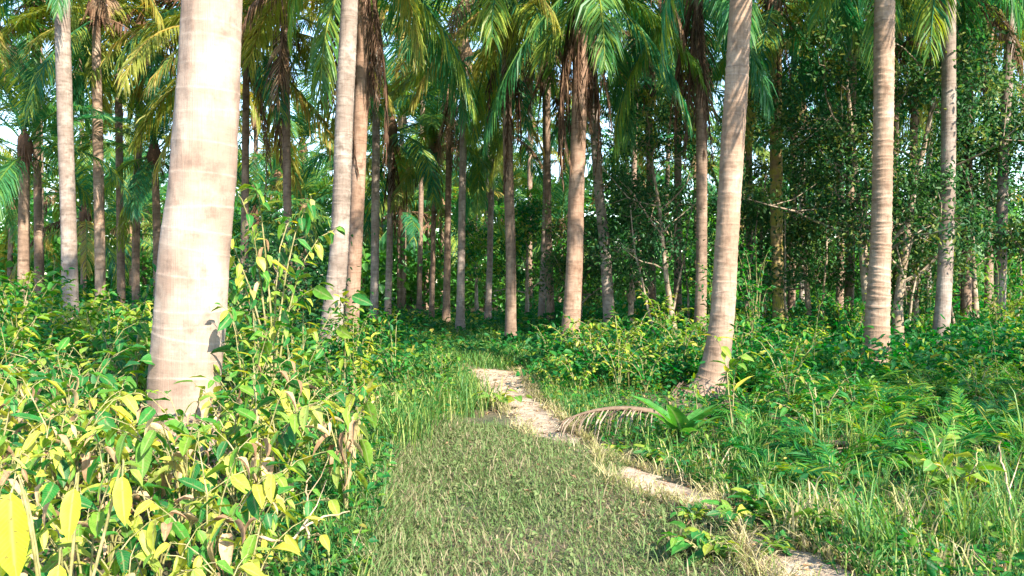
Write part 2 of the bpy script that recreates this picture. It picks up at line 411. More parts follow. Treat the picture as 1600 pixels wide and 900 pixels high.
# ------------------------------------------------------------------ palm pieces
def frond_mesh(name, L, a0, bend, n, ll, droop, wd, mat, seed, side=0.0, vee=.3, gaps=.05, ragged=.22):
    r = np.random.default_rng(seed)
    ns = 13
    t = np.linspace(0, 1, ns)
    pitch = np.radians(a0 - bend * t ** 1.25)
    yaw = np.radians(side) * t ** 1.5
    st = L / (ns - 1)
    dx = np.stack([np.cos(pitch) * np.cos(yaw), np.cos(pitch) * np.sin(yaw), np.sin(pitch)], 1)
    P = np.concatenate([[[0, 0, 0]], np.cumsum(dx[:-1] * st, 0)])
    mb = MB()
    tube(mb, P, .030 * (1 - t) ** .7 + .004, 4, rnd=.55)
    # broad sheathing base of the stalk
    tube(mb, P[:2] * np.array([[1, 1, 1]]), [.055, .03], 4, rnd=.8)
    for sgn in (-1, 1):
        tt = np.clip(np.linspace(.13, .995, n) + r.normal(0, .004, n), .1, .999)
        keep = r.random(n) > gaps
        tt = tt[keep]; k = len(tt)
        B = np.stack([np.interp(tt, t, P[:, c]) for c in range(3)], 1)
        T = nrm(np.stack([np.interp(tt, t, dx[:, c]) for c in range(3)], 1))
        Sv = nrm(np.cross(T, np.array([[0, 0, 1.0]]))) * sgn
        Nn = np.cross(Sv * sgn, T)
        prof = np.clip(np.sin(math.pi * (.14 + .78 * (tt - .1) / .9)), .1, 1) ** .7
        ln = ll * prof * (1 + r.normal(0, ragged * .6, k))
        b = np.radians(28 + 34 * tt + r.normal(0, 5, k))[:, None]
        D0 = nrm(Sv * np.cos(b) + T * np.sin(b) + Nn * (vee + r.normal(0, .08, k))[:, None] + np.array([[0, 0, -1.0]]) * (droop * .55 + r.normal(0, .09, k))[:, None])
        D1 = nrm(D0 + np.array([[0, 0, -1.0]]) * (droop * 1.0 + np.abs(r.normal(.1, .18, k)))[:, None])
        mid = B + D0 * (ln * .5)[:, None]
        tip = mid + D1 * (ln * .5)[:, None]
        Wv = nrm(T - D0 * np.sum(T * D0, 1, keepdims=True) + r.normal(0, .25, (k, 3)))
        w = wd * (.7 + .6 * prof)[:, None] * (1 + r.normal(0, .12, (k, 1)))
        V = np.stack([B - Wv * w * .32, B + Wv * w * .32, mid - Wv * w * .5, mid + Wv * w * .5, tip], 1)
        base = np.arange(k)[:, None] * 5
        mb.add(V.reshape(-1, 3), base + np.array([[0, 1, 3, 2]]), base + np.array([[2, 3, 4]]), rnd=np.repeat(np.clip(r.normal(.22, .14, k), 0, .5), 5))
    return mb.mesh(name, mat)

AGES = [(80, 32), (66, 52), (52, 68), (38, 78), (22, 80), (4, 74), (-16, 60), (-38, 44)]
FR = {}
def frond_set(key, mat, n, ll, wd, ages, L=(3.6, 4.4), seeds=2, gaps=.05, droop_add=0.0, vee=.3):
    FR[key] = {}
    for a, (a0, bend) in enumerate(AGES):
        if a not in ages: continue
        FR[key][a] = [frond_mesh(f"{key}_frond_mesh", random.uniform(*L), a0 + random.uniform(-5, 5), bend * random.uniform(.85, 1.15), n, ll,
                                 (.06, .10, .18, .3, .45, .6, .75, .9)[a] + droop_add, wd, mat, hash((key, a, s)) % 99991 if False else (len(key) * 131 + a * 17 + s * 5003),
                                 side=random.uniform(-22, 22), vee=vee * (1 - a / 9), gaps=gaps) for s in range(seeds)]
frond_set('green', M['frond'], 100, .95, .029, range(8), seeds=3, gaps=.08)
frond_set('yellow', M['frond_y'], 96, .9, .029, range(3, 8), seeds=2, gaps=.1)
frond_set('dead', M['frond_d'], 70, .7, .024, range(5, 8), L=(2.6, 3.6), seeds=3, gaps=.25, droop_add=.35)
frond_set('far', M['frond'], 58, .98, .044, range(8), seeds=2)
frond_set('fary', M['frond_y'], 56, .9, .045, range(3, 8), seeds=2)
frond_set('fard', M['frond_d'], 40, .75, .04, range(5, 8), L=(2.6, 3.4), seeds=2, droop_add=.3)
# collapsed fronds that hang straight down along a trunk
FR['skirt'] = {0: [frond_mesh("skirt_frond_mesh", random.uniform(2.8, 3.7), -76, 10 + 7 * s, 74, .34, 1.6 + .3 * s, .018, M['skirt'], 900 + s, side=random.uniform(-40, 40), vee=.05, gaps=.3, ragged=.9) for s in range(5)]}

def catmull(P, n):
    P = np.asarray(P, float)
    Pp = np.concatenate([[2 * P[0] - P[1]], P, [2 * P[-1] - P[-2]]])
    seg = np.linspace(0, len(P) - 1 - 1e-6, n)
    k = seg.astype(int); u = (seg - k)[:, None]
    a, b, c, d = Pp[k], Pp[k + 1], Pp[k + 2], Pp[k + 3]
    return .5 * (2 * b + (c - a) * u + (2 * a - 5 * b + 4 * c - d) * u * u + (3 * b - a - 3 * c + d) * u ** 3)

def trunk_mesh(pts, rad, mat, seed, spacing=.1, step=.035, sides=18, ridge=.035, flare=.45, wob=.02, tilt=.03):
    r = np.random.default_rng(seed)
    P = np.asarray(pts, float)
    length = np.sum(np.linalg.norm(np.diff(P, axis=0), axis=1))
    n = max(8, int(length / step))
    C = catmull(P, n)
    s = np.concatenate([[0], np.cumsum(np.linalg.norm(np.diff(C, axis=0), axis=1))])
    R = np.interp(np.linspace(0, 1, n), np.linspace(0, 1, len(rad)), rad)
    R = R * (1 + flare * np.exp(-s / .28))
    scars = []
    z = r.uniform(.02, .1)
    while z < length:
        scars.append(z); z += spacing * r.uniform(.55, 1.5)
    scars = np.array(scars); amp = r.uniform(.35, 1.3, len(scars)); ph = r.uniform(0, 6.28, len(scars)); tl = r.normal(0, tilt, len(scars))
    th = np.linspace(0, 2 * math.pi, sides, endpoint=False)
    lump = 1 + wob * np.sin(2 * th[None] + s[:, None] * 1.1 + seed) + wob * .7 * np.sin(3 * th[None] - s[:, None] * 2.3)
    sg = s[:, None] + np.zeros((1, sides))
    rid = np.zeros_like(sg); ring = np.zeros_like(sg)
    idx = np.clip(np.searchsorted(scars, s), 0, len(scars) - 1)
    for off in (-1, 0):
        k = np.clip(idx + off, 0, len(scars) - 1)
        dz = sg - (scars[k][:, None] + tl[k][:, None] * np.cos(th[None] + ph[k][:, None]))
        w = min(.03, spacing * .3)
        shp = np.where(dz < 0, np.exp(dz / (w * 1.6)), np.exp(-dz / (w * .45)))
        rid = np.maximum(rid, shp * amp[k][:, None])
        ring = np.maximum(ring, np.exp(-((dz - .003) / (w * .3)) ** 2) * np.clip(amp[k][:, None], 0, 1))
    RR = R[:, None] * lump * (1 + ridge * (rid - .3) + r.normal(0, .004 if step > .02 else .0007, rid.shape))
    T = nrm(np.gradient(C, axis=0))
    A = nrm(np.cross(np.array([[0, 1.0, 0]]), T)); B = np.cross(T, A)
    RR = RR * (1 + .012 * np.sin(9 * th[None] + s[:, None] * 5 + 3 * np.sin(s[:, None] * 2.7)))
    V = C[:, None] + RR[..., None] * (np.cos(th)[None, :, None] * A[:, None] + np.sin(th)[None, :, None] * B[:, None])
    i, j = np.meshgrid(np.arange(n - 1), np.arange(sides), indexing='ij'); j2 = (j + 1) % sides
    Q = np.stack([i * sides + j, i * sides + j2, (i + 1) * sides + j2, (i + 1) * sides + j], -1).reshape(-1, 4)
    mb = MB(); mb.add(V.reshape(-1, 3), Q, rnd=r.random(), ring=ring.ravel())
    return mb.mesh("palm_trunk_mesh", mat, True)

def sheath_mesh(seed):
    r = np.random.default_rng(seed); mb = MB()
    n, sd = 7, 10
    prof = [.13, .19, .23, .24, .20, .13, .04]; zz = [-.45, -.25, -.05, .15, .35, .55, .75]
    th = np.linspace(0, 6.283, sd, endpoint=False)
    V = np.array([[[p * math.cos(a) * (1 + r.normal(0, .12)), p * math.sin(a) * (1 + r.normal(0, .12)), z] for a in th] for p, z in zip(prof, zz)])
    i, j = np.meshgrid(np.arange(n - 1), np.arange(sd), indexing='ij'); j2 = (j + 1) % sd
    mb.add(V.reshape(-1, 3), np.stack([i * sd + j, i * sd + j2, (i + 1) * sd + j2, (i + 1) * sd + j], -1).reshape(-1, 4), rnd=.3)
    # hanging fibre strips
    k = 26
    a = r.random(k) * 6.283
    P = np.stack([.2 * np.cos(a), .2 * np.sin(a), r.uniform(-.3, .3, k)], 1)
    D = np.stack([.25 * np.cos(a), .25 * np.sin(a), -np.ones(k)], 1)
    leaves(mb, P, D, np.stack([np.cos(a), np.sin(a), np.zeros(k)], 1), r.uniform(.4, 1.0, k), .05, .1, -.1, rnd=r.random(k) * .5)
    return mb.mesh("fibre_sheath_mesh", M['frond_d'])
SHEATH = [sheath_mesh(s) for s in range(3)]

def crown(root, top, r, nf=17, mix=(.85, .06, .07), far=False, skirt=0, size=1.0, young=False, ages=None):
    """fronds of one palm, each an object, youngest upright in the middle, oldest hanging"""
    kg, ky, kd = ('far', 'fary', 'fard') if far else ('green', 'yellow', 'dead')
    link("fibre_sheath", r.choice(SHEATH), root, top, (0, 0, r.random() * 6), size)
    ga = 2.39996
    a0 = r.random() * 6.28
    for i in range(nf):
        u = (i + .5) / nf
        age = min(7, int(u ** (.9 if not young else 1.5) * 8))
        x = r.random()
        key = kg
        if age >= 5 and x < mix[2] * 2.4: key = kd
        elif age >= 3 and x > 1 - mix[1] * 2.0: key = ky
        nm = {'green': 'frond', 'far': 'frond', 'yellow': 'frond', 'fary': 'frond', 'dead': 'dead_frond', 'fard': 'dead_frond'}[key]
        me = r.choice(FR[key][age])
        s = size * r.uniform(.88, 1.12) * (.75 if age == 0 else 1)
        o = link(nm, me, root, (top[0], top[1], top[2] + .25 - .06 * age), (r.gauss(0, .09), r.gauss(0, .09), a0 + ga * i + r.gauss(0, .15)), s)
    for i in range(skirt):
        link("dead_frond", r.choice(FR['skirt'][0]), root, (top[0], top[1], top[2] - .1 - .16 * (i % 5)), (r.gauss(0, .05), r.gauss(0, .05), r.random() * 6.28), size * r.uniform(.5, 1.25))

NTREE = [0]
FARPALMS = []
def palm(label, d, pts, wpx, mat, top, crownpx=None, nf=None, mix=(.9, .05, .04), far=False, skirt=0, size=None, group=None,
         spacing=.1, ridge=.035, base_y=None, young=False, detail=True, flare=.4, name="coconut_palm", depth_lean=0.0, tilt=.03):
    """pts: trunk centre in photograph pixels from foot to head; d: metres from the viewpoint; top: crown point in pixels"""
    NTREE[0] += 1
    off = top[1] < -150
    if size is None: size = .84 if d >= 19 else .9 if d > 12.5 else .8
    if nf is None: nf = 14 if off else (14 if d >= 19 else 22)
    r = random.Random(NTREE[0] * 77)
    x0 = at(pts[0][0], d)
    root = thing(name, label, "palm tree", (x0, d, 0), 0, group)
    zs = [(at(px, d) - x0, 0, zat(py, d)) for px, py in pts]
    zs[0] = (zs[0][0], 0, -.05)
    zs.append((at(top[0], d) - x0, depth_lean, zat(top[1], d)))
    wr = [w / F * d / 2 for w in wpx]
    wr.append(wr[-1] * .85)
    H = zs[-1][2]
    # resample radii on trunk arc
    L = np.concatenate([[0], np.cumsum(np.linalg.norm(np.diff(np.array(zs), axis=0), axis=1))])
    rr = np.interp(np.linspace(0, L[-1], 12), L, wr if len(wr) == len(zs) else np.interp(L, np.linspace(0, L[-1], len(wr)), wr))
    me = trunk_mesh(zs, rr, mat, NTREE[0], spacing=spacing, ridge=ridge, step=(.008 if d < 7 else .011 if d < 15.6 else .03) if detail else .12, sides=(48 if d < 7 else 28 if d < 11 else 18) if detail else 8, flare=flare, tilt=tilt)
    link("trunk", me, root)
    if d < 16 and not group:
        g = np.random.default_rng(NTREE[0]); mr = MB(); rb = rr[0] * (1 + flare)
        for q in range(46):
            a = g.random() * 6.28; h0 = g.uniform(.03, .13) * (rb / .2); o1 = rb * (1 + .08 * g.random())
            tube(mr, [[.95 * o1 * math.cos(a) * .9, .95 * o1 * math.sin(a) * .9, h0], [o1 * 1.12 * math.cos(a + .05), o1 * 1.12 * math.sin(a + .05), h0 * .4], [o1 * 1.4 * math.cos(a + .1), o1 * 1.4 * math.sin(a + .1), -.03]], [.012, .011, .007], 4, rnd=g.random())
        ro = link("root_mat", mr.mesh("root_mat_mesh", M['bark_brown'], True), root); ro["kind"] = "stuff"
    crown(root, zs[-1], r, nf, mix, far, skirt, size, young)
    if group: FARPALMS.append((root, pts[0][0], d, size, label))
    return root

B = M
# --- the trunks one can tell apart, from left to right
palm("tall slim coconut palm with grey ringed trunk near the left picture edge", 16, [(112, 470), (106, 300), (101, 120), (99, 0)], [24, 22, 22, 23], B['bark_grey'], (97, -120), mix=(.7, .25, .05), size=.72, nf=14)
palm("slim coconut palm with patchy trunk just right of the grey ringed palm", 20, [(158, 470), (155, 300), (153, 160)], [16, 15, 14], B['bark_tan'], (152, 20), mix=(.55, .35, .1))
palm("short young coconut palm with big green fronds at the left edge", 19, [(36, 450), (38, 330)], [18, 15], B['bark_brown'], (40, 235), nf=16, mix=(.93, .05, .02), size=.72, young=True)
palm("short young coconut palm with spreading bright crown left of the thick pale trunk", 22, [(247, 460), (245, 340)], [13, 11], B['bark_brown'], (242, 245), nf=17, mix=(.9, .08, .02), size=.72, young=True)
palm("thick pale coconut palm trunk standing in bushes in the left foreground", 6.0, [(284, 733), (288, 610), (298, 500), (304, 400), (315, 300), (325, 150), (333, 0)], [118, 106, 106, 105, 105, 104, 101], B['bark_big'], (378, -900), spacing=.17, ridge=.012, flare=.15, tilt=.02, mix=(.9, .05, .04))
palm("reddish slim coconut palm half hidden by the thick pale trunk", 18, [(380, 470), (383, 340)], [13, 12], B['bark_brown'], (386, 60), mix=(.6, .35, .05), skirt=1)
palm("coconut palm hung with yellow and brown fronds above the leafy sapling", 17, [(452, 480), (449, 300)], [14, 13], B['bark_brown'], (446, 10), mix=(.5, .42, .08), skirt=2)
palm("leaning coconut palm with white lower trunk standing left of a brown one", 12, [(512, 590), (519, 500), (529, 400), (534, 300), (540, 150), (547, 0)], [36, 35, 32, 29, 28, 27], B['bark_grey'], (555, -210), spacing=.06, ridge=.055, mix=(.82, .13, .05), skirt=3)
palm("brown coconut palm shaggy with dead fronds touching the white leaning trunk", 14, [(546, 560), (552, 450), (559, 300), (567, 100)], [25, 23, 22, 22], B['bark_red'], (571, -90), skirt=10, mix=(.72, .14, .14))
palm("thin straight coconut palm just right of the shaggy brown palm", 21, [(584, 520), (586, 400), (588, 200)], [14, 13, 12], B['bark_grey'], (590, 20), mix=(.8, .15, .05), skirt=3)
palm("thin coconut palm with dark dead skirt behind the straight thin palm", 25, [(605, 500), (609, 380)], [11, 10], B['bark_grey'], (612, 210), skirt=5, mix=(.82, .13, .05), size=.9)
palm("thin dark coconut palm far back left of the pale straight trunk", 26, [(674, 505), (676, 420)], [9, 8], B['bark_brown'], (680, 230), skirt=3, mix=(.82, .13, .05))
palm("thin grey coconut palm right behind and left of the pale straight trunk", 25, [(697, 520), (699, 400)], [12, 11], B['bark_brown'], (703, 160), skirt=2)
palm("pale straight coconut palm standing at the far end of the sandy path", 21, [(719, 535), (720, 450), (722, 330)], [15, 13, 12], B['bark_grey'], (726, 90), mix=(.7, .22, .08))
palm("pale slim coconut palm behind bushes beyond the bend of the path", 26, [(762, 512), (765, 420)], [12, 10], B['bark_grey'], (770, 200), mix=(.9, .05, .04))
palm("dark speckled coconut palm right behind the bend of the sandy path", 17.5, [(798, 550), (798, 400), (794, 250), (791, 100)], [18, 16, 15, 14], B['bark_brown'], (790, -20), mix=(.78, .1, .12), skirt=6, spacing=.08)
palm("left one of two grey coconut palms close together beyond the path", 24, [(845, 520), (850, 400), (853, 300)], [11, 11, 10], B['bark_grey'], (851, 120), mix=(.82, .13, .05), skirt=3)
palm("right one of two grey coconut palms close together beyond the path", 23, [(861, 525), (858, 400), (856, 300)], [13, 12, 11], B['bark_brown'], (855, 90), mix=(.82, .13, .05), skirt=3)
palm("blotchy brown coconut palm with long dead skirt right of the path bend", 15, [(888, 575), (896, 450), (900, 320), (904, 200), (907, 60)], [30, 26, 25, 24, 24], B['bark_red'], (908, -45), skirt=20, mix=(.85, .07, .08), spacing=.07)
palm("slim coconut palm leaning left behind the blotchy brown palm", 19, [(954, 530), (946, 400), (936, 300), (930, 220)], [18, 17, 16, 15], B['bark_grey'], (920, 30), mix=(.7, .15, .15), skirt=2)
palm("slim brown coconut palm with shaggy dead skirt left of the curved trunk", 15.5, [(1093, 560), (1096, 400), (1096, 250), (1094, 120)], [19, 17, 17, 17], B['bark_brown'], (1088, -40), skirt=12, mix=(.88, .06, .06))
palm("curved tan coconut palm with ringed trunk and broad foot right of the path", 9.6, [(1098, 645), (1116, 580), (1128, 500), (1134, 400), (1140, 300), (1149, 150), (1157, 0)], [60, 47, 43, 38, 37, 36, 36], B['bark_tan'], (1180, -330), spacing=.075, ridge=.06, flare=.25, mix=(.9, .05, .04))
palm("dark slim coconut palm behind the curved tan trunk", 23, [(1172, 520), (1171, 400)], [12, 11], B['bark_brown'], (1169, 110))
palm("yellow mossy coconut palm in the dark trees right of the curved trunk", 18, [(1218, 530), (1214, 400), (1212, 250), (1211, 100)], [17, 18, 19, 19], B['bark_moss'], (1209, -5), skirt=3, spacing=.08)
palm("thin pale coconut palm in deep shade right of the mossy palm", 30, [(1253, 510), (1253, 420)], [9, 8], B['bark_grey'], (1252, 180))
palm("rough slim coconut palm left of the upright tan trunk with dark stripes", 20, [(1325, 525), (1328, 400), (1328, 250), (1330, 130)], [14, 14, 13, 13], B['bark_tan'], (1331, 20), spacing=.08)
palm("upright tan coconut palm with dark stripes standing in ferns on the right", 12.3, [(1368, 585), (1372, 470), (1377, 350), (1379, 200), (1381, 0)], [40, 36, 31, 30, 30], B['bark_tan'], (1386, -190), spacing=.06, ridge=.10, mix=(.9, .05, .04))
palm("dark coconut palm half hidden behind the upright tan striped trunk", 22, [(1402, 510), (1400, 400)], [12, 11], B['bark_brown'], (1397, 70), skirt=2)
palm("thin grey coconut palm in the dark trees between two upright trunks", 25, [(1449, 505), (1450, 420)], [11, 10], B['bark_grey'], (1452, 150))
palm("smooth grey and white coconut palm right of the striped tan trunk", 14.5, [(1467, 565), (1474, 470), (1479, 350), (1481, 200), (1481, 0)], [27, 24, 22, 21, 20], B['bark_grey'], (1482, -120), spacing=.05, ridge=.04)
palm("dark coconut palm wrapped in dead fronds behind the two right trunks", 18, [(1509, 530), (1510, 400)], [16, 16], B['bark_brown'], (1512, -10), skirt=14, mix=(.6, .1, .3))
palm("slim white barked coconut palm at the right picture edge", 17, [(1560, 545), (1564, 400), (1567, 250), (1573, 120), (1580, 0)], [17, 16, 15, 15, 16], B['bark_grey'], (1586, -90), spacing=.09, ridge=.015)

# --- palms deeper in the plantation, nothing tells them apart
r0 = random.Random(5)
cells = []
for row, d in enumerate([50, 57, 66]):
    nrow = [4, 5, 6][row]
    for k in range(nrow):
        px = -80 + (k + .5 + r0.uniform(-.35, .35)) * 1760 / nrow
        cells.append((px, d + r0.uniform(-1.8, 1.8), row))
for px, d, row in cells:
    h = r0.uniform(6.6, 9.0) if row < 0 else r0.uniform(8.5, 12.0)
    py_top = HOR - (h - EYE) / (d / F)
    w = .24 * F / d
    left = px < 640
    palm("coconut palm deep in the plantation behind the nearer trunks", d, [(px, HOR + EYE * F / d), (px + r0.uniform(-4, 4), 400)], [w * 1.1, w], B['bark_grey'] if r0.random() < .5 else B['bark_brown'],
         (px + r0.uniform(-12, 12), py_top), nf=17, far=True, group="coconut palms deep in the plantation", detail=False, mix=(.72, .24, .04) if left else (.86, .1, .04), spacing=.15, size=.78)  # more yellow fronds on the left, painted as if sunlit

for k, (px, d, pyt) in enumerate([(60, 23, -10), (190, 23.5, 20), (-45, 20, 15), (330, 22, 5), (1020, 23.9, 150), (1085, 32, 260), (1000, 30, 265), (-10, 22, 70), (65, 25, 40), (215, 23, 60), (130, 30, 90), (335, 26, 80), (655, 26, 60), (760, 28, 70), (830, 26, 30), (990, 25, 60), (1060, 23.5, 40), (1235, 23, 60), (1310, 23.8, 95), (1425, 23.5, 70), (1545, 22.5, 75), (-30, 26, 205), (95, 31, 265), (150, 27, 215), (200, 34, 300), (300, 30, 230), (395, 27, 190), (430, 33, 280), (470, 29, 235), (560, 34, 255), (625, 27, 190),
                                  (640, 36, 300), (665, 30, 210), (735, 34, 265), (790, 36, 290), (830, 31, 200), (885, 34, 250), (975, 33, 215), (1040, 30, 170), (1160, 33, 220), (1290, 33, 215), (1430, 32, 190), (1540, 30, 160)]):
    if d > 24: d *= 1.35
    w = .24 * F / d
    palm("younger coconut palm with a low crown filling the space between tall trunks", d, [(px, HOR + EYE * F / d), (px + r0.uniform(-3, 3), 400)], [w * 1.1, w], B['bark_brown'], (px + r0.uniform(-8, 8), pyt),
         nf=18, far=True, group="younger coconut palms with low crowns", detail=False, mix=(.72, .24, .04) if px < 900 else (.88, .09, .03), spacing=.15, size=.95, young=k % 2 == 0)  # larger yellow share left and centre brightens these crowns like sun

for k, (px, d, pyt) in enumerate([(15, 27, 330), (130, 24, 340), (205, 27, 365), (225, 30, 330), (400, 25, 345), (475, 26, 330), (490, 33, 365), (565, 30, 345), (630, 28, 330), (655, 33, 360), (690, 30, 330), (740, 36, 355), (780, 33, 345), (835, 34, 340), (875, 30, 355), (1000, 33, 345), (1145, 31, 350), (1290, 30, 345), (1500, 28, 340)]):
    d *= 1.3
    w = .22 * F / d
    palm("small palm with a low crown of arching leaves under the tall trunks", d, [(px, HOR + EYE * F / d), (px + 1, .5 * (pyt + HOR + EYE * F / d))], [w * 1.1, w], B['bark_brown'], (px + r0.uniform(-4, 4), pyt),
         nf=17, far=True, group="small palms with low crowns", detail=False, mix=(.86, .12, .02), spacing=.15, size=.9, young=True)

# --- palms on the near side of the clearing; their crowns shade the grass and the undergrowth
for i, (x, y, h, z_) in enumerate([(11.9, -.6, 8.2, .6), (14.6, .4, 8.4, .7)]):
    r = random.Random(300 + i)
    root = thing("coconut_palm", ["coconut palm beside the clearing shading the ferns nearest the curved palm", "taller coconut palm beside the clearing shading the striped tan palm"][i], "palm tree", (x, y, 0), 0, "coconut palms on the near side of the clearing")
    link("trunk", trunk_mesh([(0, 0, -.05), (.1, 0, h * .5), (.25, .1, h)], [.16, .14, .12], M['bark_tan'], 400 + i, step=.08, sides=12), root)
    crown(root, (.25, .1, h), r, 16, (.9, .05, .05), size=z_)

# ------------------------------------------------------------------ broadleaf trees of the understorey
def limb_tree(name, label, base, h, nb, spread, nleaf, leafL, mat, lmat, seed, r0=.08, lean=(0, 0), crown_lo=.25, group=None, clump=70):
    r = np.random.default_rng(seed)
    root = thing(name, label, "tree", base, 0, group)
    mb = MB()
    k = 7
    tz = np.linspace(0, 1, k)
    ax = np.stack([lean[0] * tz ** 1.3 + np.cumsum(r.normal(0, .04, k)), lean[1] * tz + np.cumsum(r.normal(0, .04, k)), h * tz - .05], 1)
    tube(mb, ax, r0 * (1 - .75 * tz) * (1 + .4 * np.exp(-tz * 12)), 8)
    tips = [ax[-1], ax[-2]]
    for b in range(nb):
        u = r.uniform(.22, .95)
        p = np.array([np.interp(u, tz, ax[:, c]) for c in range(3)])
        a = r.random() * 6.283
        L = spread * r.uniform(.5, 1.1) * (1.15 - .5 * u)
        el = r.uniform(.15, .95)
        q = [p]; dr = np.array([math.cos(a) * math.cos(el), math.sin(a) * math.cos(el), math.sin(el)])
        for s_ in range(5):
            dr = nrm(dr + r.normal(0, .2, 3) + np.array([0, 0, .03]))
            q.append(q[-1] + dr * L / 5)
        q = np.array(q)
        rb = r0 * .45 * (1 - .6 * u)
        tube(mb, q, rb * np.linspace(1, .25, 6), 5)
        tips += [q[-1], q[-2], q[-3]]
        for s_ in range(3):
            i = r.integers(2, 5)
            e = q[i] + nrm(r.normal(0, 1, 3) + np.array([0, 0, .25])) * L * r.uniform(.25, .5)
            m_ = (q[i] + e) / 2 + r.normal(0, .06, 3)
            tube(mb, np.array([q[i], m_, e]), [rb * .4, rb * .28, .004], 4)
            tips += [e, m_]
    link("trunk", mb.mesh("broadleaf_trunk_mesh", mat, True), root)
    tips = np.array(tips)
    tips = tips[tips[:, 2] > h * crown_lo]
    nc = max(1, nleaf // clump)
    mb = MB()
    ci = r.integers(0, len(tips), nc)
    C = tips[ci] + r.normal(0, .16, (nc, 3))
    cs = r.uniform(.16, .42, nc)
    P = np.repeat(C, clump, 0) + r.normal(0, 1, (nc * clump, 3)) * np.repeat(cs, clump)[:, None] * np.array([[1, 1, .6]])
    n = len(P)
    P[:, 2] = np.maximum(P[:, 2], .15)
    D = r.normal(0, 1, (n, 3)) + np.array([[0, 0, -.35]])
    N = r.normal(0, .7, (n, 3)) + np.array([[0, 0, 1.0]])
    ln = leafL * r.uniform(.6, 1.3, n)
    leaves(mb, P, D, N, ln, ln * .48, .2, .2, rnd=np.clip(np.repeat(r.random(nc), clump) * .7 + r.random(n) * .3, 0, .999) * .95)
    c = link("crown", mb.mesh("broadleaf_crown_mesh", lmat), root)
    return root

def bt(label, px, d, h, **k):
    a = dict(nb=9, spread=1.6, nleaf=5200, leafL=.11, mat=M['limb'], lmat=M['lf_deep'], seed=int(px + d * 10))
    a.update(k)
    a['nleaf'] = int(a['nleaf'] * 1.05); a['leafL'] *= .85; a['clump'] = 110; a['nb'] += 4
    limb_tree("broadleaf_tree", label, (at(px, d), d, 0), h, **a)
bt("bushy tree with pale forked bare branches left of the curved palm", 1062, 17.0, 4.6, nb=11, spread=2.0, nleaf=4200, lean=(-.6, 0), r0=.07, leafL=.10)
bt("dark leafy bush hung with dry twigs behind the leaning slim palm", 985, 19.5, 3.8, nleaf=5200, spread=1.7)
bt("dark dense tree between the curved palm and the mossy palm", 1190, 21.0, 4.4, nleaf=6500, spread=2.0)
bt("dark leafy tree right of the yellow mossy palm", 1262, 19.5, 4.4, nleaf=7500, spread=2.0)
bt("tall dark tree with a bent grey limb behind the striped tan trunk", 1352, 16.0, 5.6, nb=13, spread=2.5, nleaf=9000, r0=.12, lean=(-.2, .2), crown_lo=.32)
bt("slanting grey tree leaning right between the two tall right trunks", 1400, 15.5, 6.0, nb=11, spread=2.2, nleaf=7500, r0=.10, lean=(1.1, .3), crown_lo=.25)
bt("dense dark tree filling the gap left of the white barked palm", 1520, 18.5, 4.6, nb=12, spread=2.3, nleaf=9500)
bt("glossy dark tree behind the white barked palm at the right edge", 1610, 16.5, 4.6, nb=12, spread=2.2, nleaf=8500)
bt("low dark bush between the upright striped palm and the smooth grey palm", 1428, 18.0, 3.6, nleaf=5500, spread=1.6)
for px, d, h, ln, lab in ((1020, 16.5, 3.0, -.5, "thin bare leaning sapling behind the fallen brown frond"), (1048, 18.5, 4.2, .6, "thin pale sapling crossing the forked bare branches"), (1078, 20.0, 3.4, -.3, "thin grey sapling just left of the brown skirted palm"), (1150, 19.0, 3.6, .3, "thin sapling close behind the curved tan palm"),
                             (1235, 17.5, 3.2, -.2, "thin sapling right beside the yellow mossy palm"), (1290, 18.0, 4.0, .4, "thin leaning sapling left of the rough slim palm"), (1312, 22.0, 3.0, 0, "thin pale sapling just left of the rough slim palm"), (1425, 16.8, 3.4, .5, "thin sapling in shade right of the striped tan palm"), (1495, 17.0, 3.0, -.3, "thin sapling right of the smooth grey palm"), (1590, 19.0, 4.0, .2, "thin sapling beyond the white barked palm at the edge")):
    limb_tree("sapling", lab, (at(px, d), d, 0), h, 5, .9, 500, .09, M['limb'], M['lf_deep'], int(px), r0=.035, lean=(ln, 0), crown_lo=.4, clump=50)
bt("far green bush beyond the two close grey palms", 820, 29.0, 4.0, nleaf=4200, spread=2.0, leafL=.16, lmat=M['under'])
bt("far green bush beyond the pale straight palm", 745, 33.0, 4.2, nleaf=4200, spread=2.4, leafL=.18, lmat=M['under'])
bt("shaded bush between the thick pale trunk and the white leaning trunk", 445, 12.5, 1.9, nleaf=3600, spread=1.0, leafL=.10)
bt("dark bush behind the blotchy brown palm", 905, 22.0, 3.2, nleaf=4200, spread=1.7, leafL=.11)

# ------------------------------------------------------------------ far wood and undergrowth masses
def mass(name, n, region, hfun, leafL, mat, label, cat, clump=26, cs=.2, seed=0):
    r = np.random.default_rng(seed)
    nc = n // clump
    C = region(r, nc)
    hh = hfun(r, C)
    P0 = np.stack([C[:, 0], C[:, 1], ghz(C[:, 0], C[:, 1]) + hh], 1)
    P = np.repeat(P0, clump, 0) + r.normal(0, 1, (nc * clump, 3)) * cs * np.array([[1, 1, .55]])
    P[:, 2] = np.maximum(P[:, 2], .02)
    k = len(P)
    D = r.normal(0, 1, (k, 3)) * np.array([[1, 1, .55]]) + np.array([[0, 0, -.15]])
    N = r.normal(0, .5, (k, 3)) + np.array([[0, 0, 1.0]])
    ln = leafL * r.uniform(.55, 1.4, k) * (np.repeat(C[:, 1], clump) / 20 + .45)
    mb = MB()
    leaves(mb, P, D, N, ln, ln * r.uniform(.35, .6, k), .2, .25, rnd=np.clip(np.repeat(r.random(nc), clump) * .6 + r.random(k) * .4, 0, .999))
    o = link(name, mb.mesh(name + "_mesh", mat))
    return tag(o, label, cat, None, "stuff")

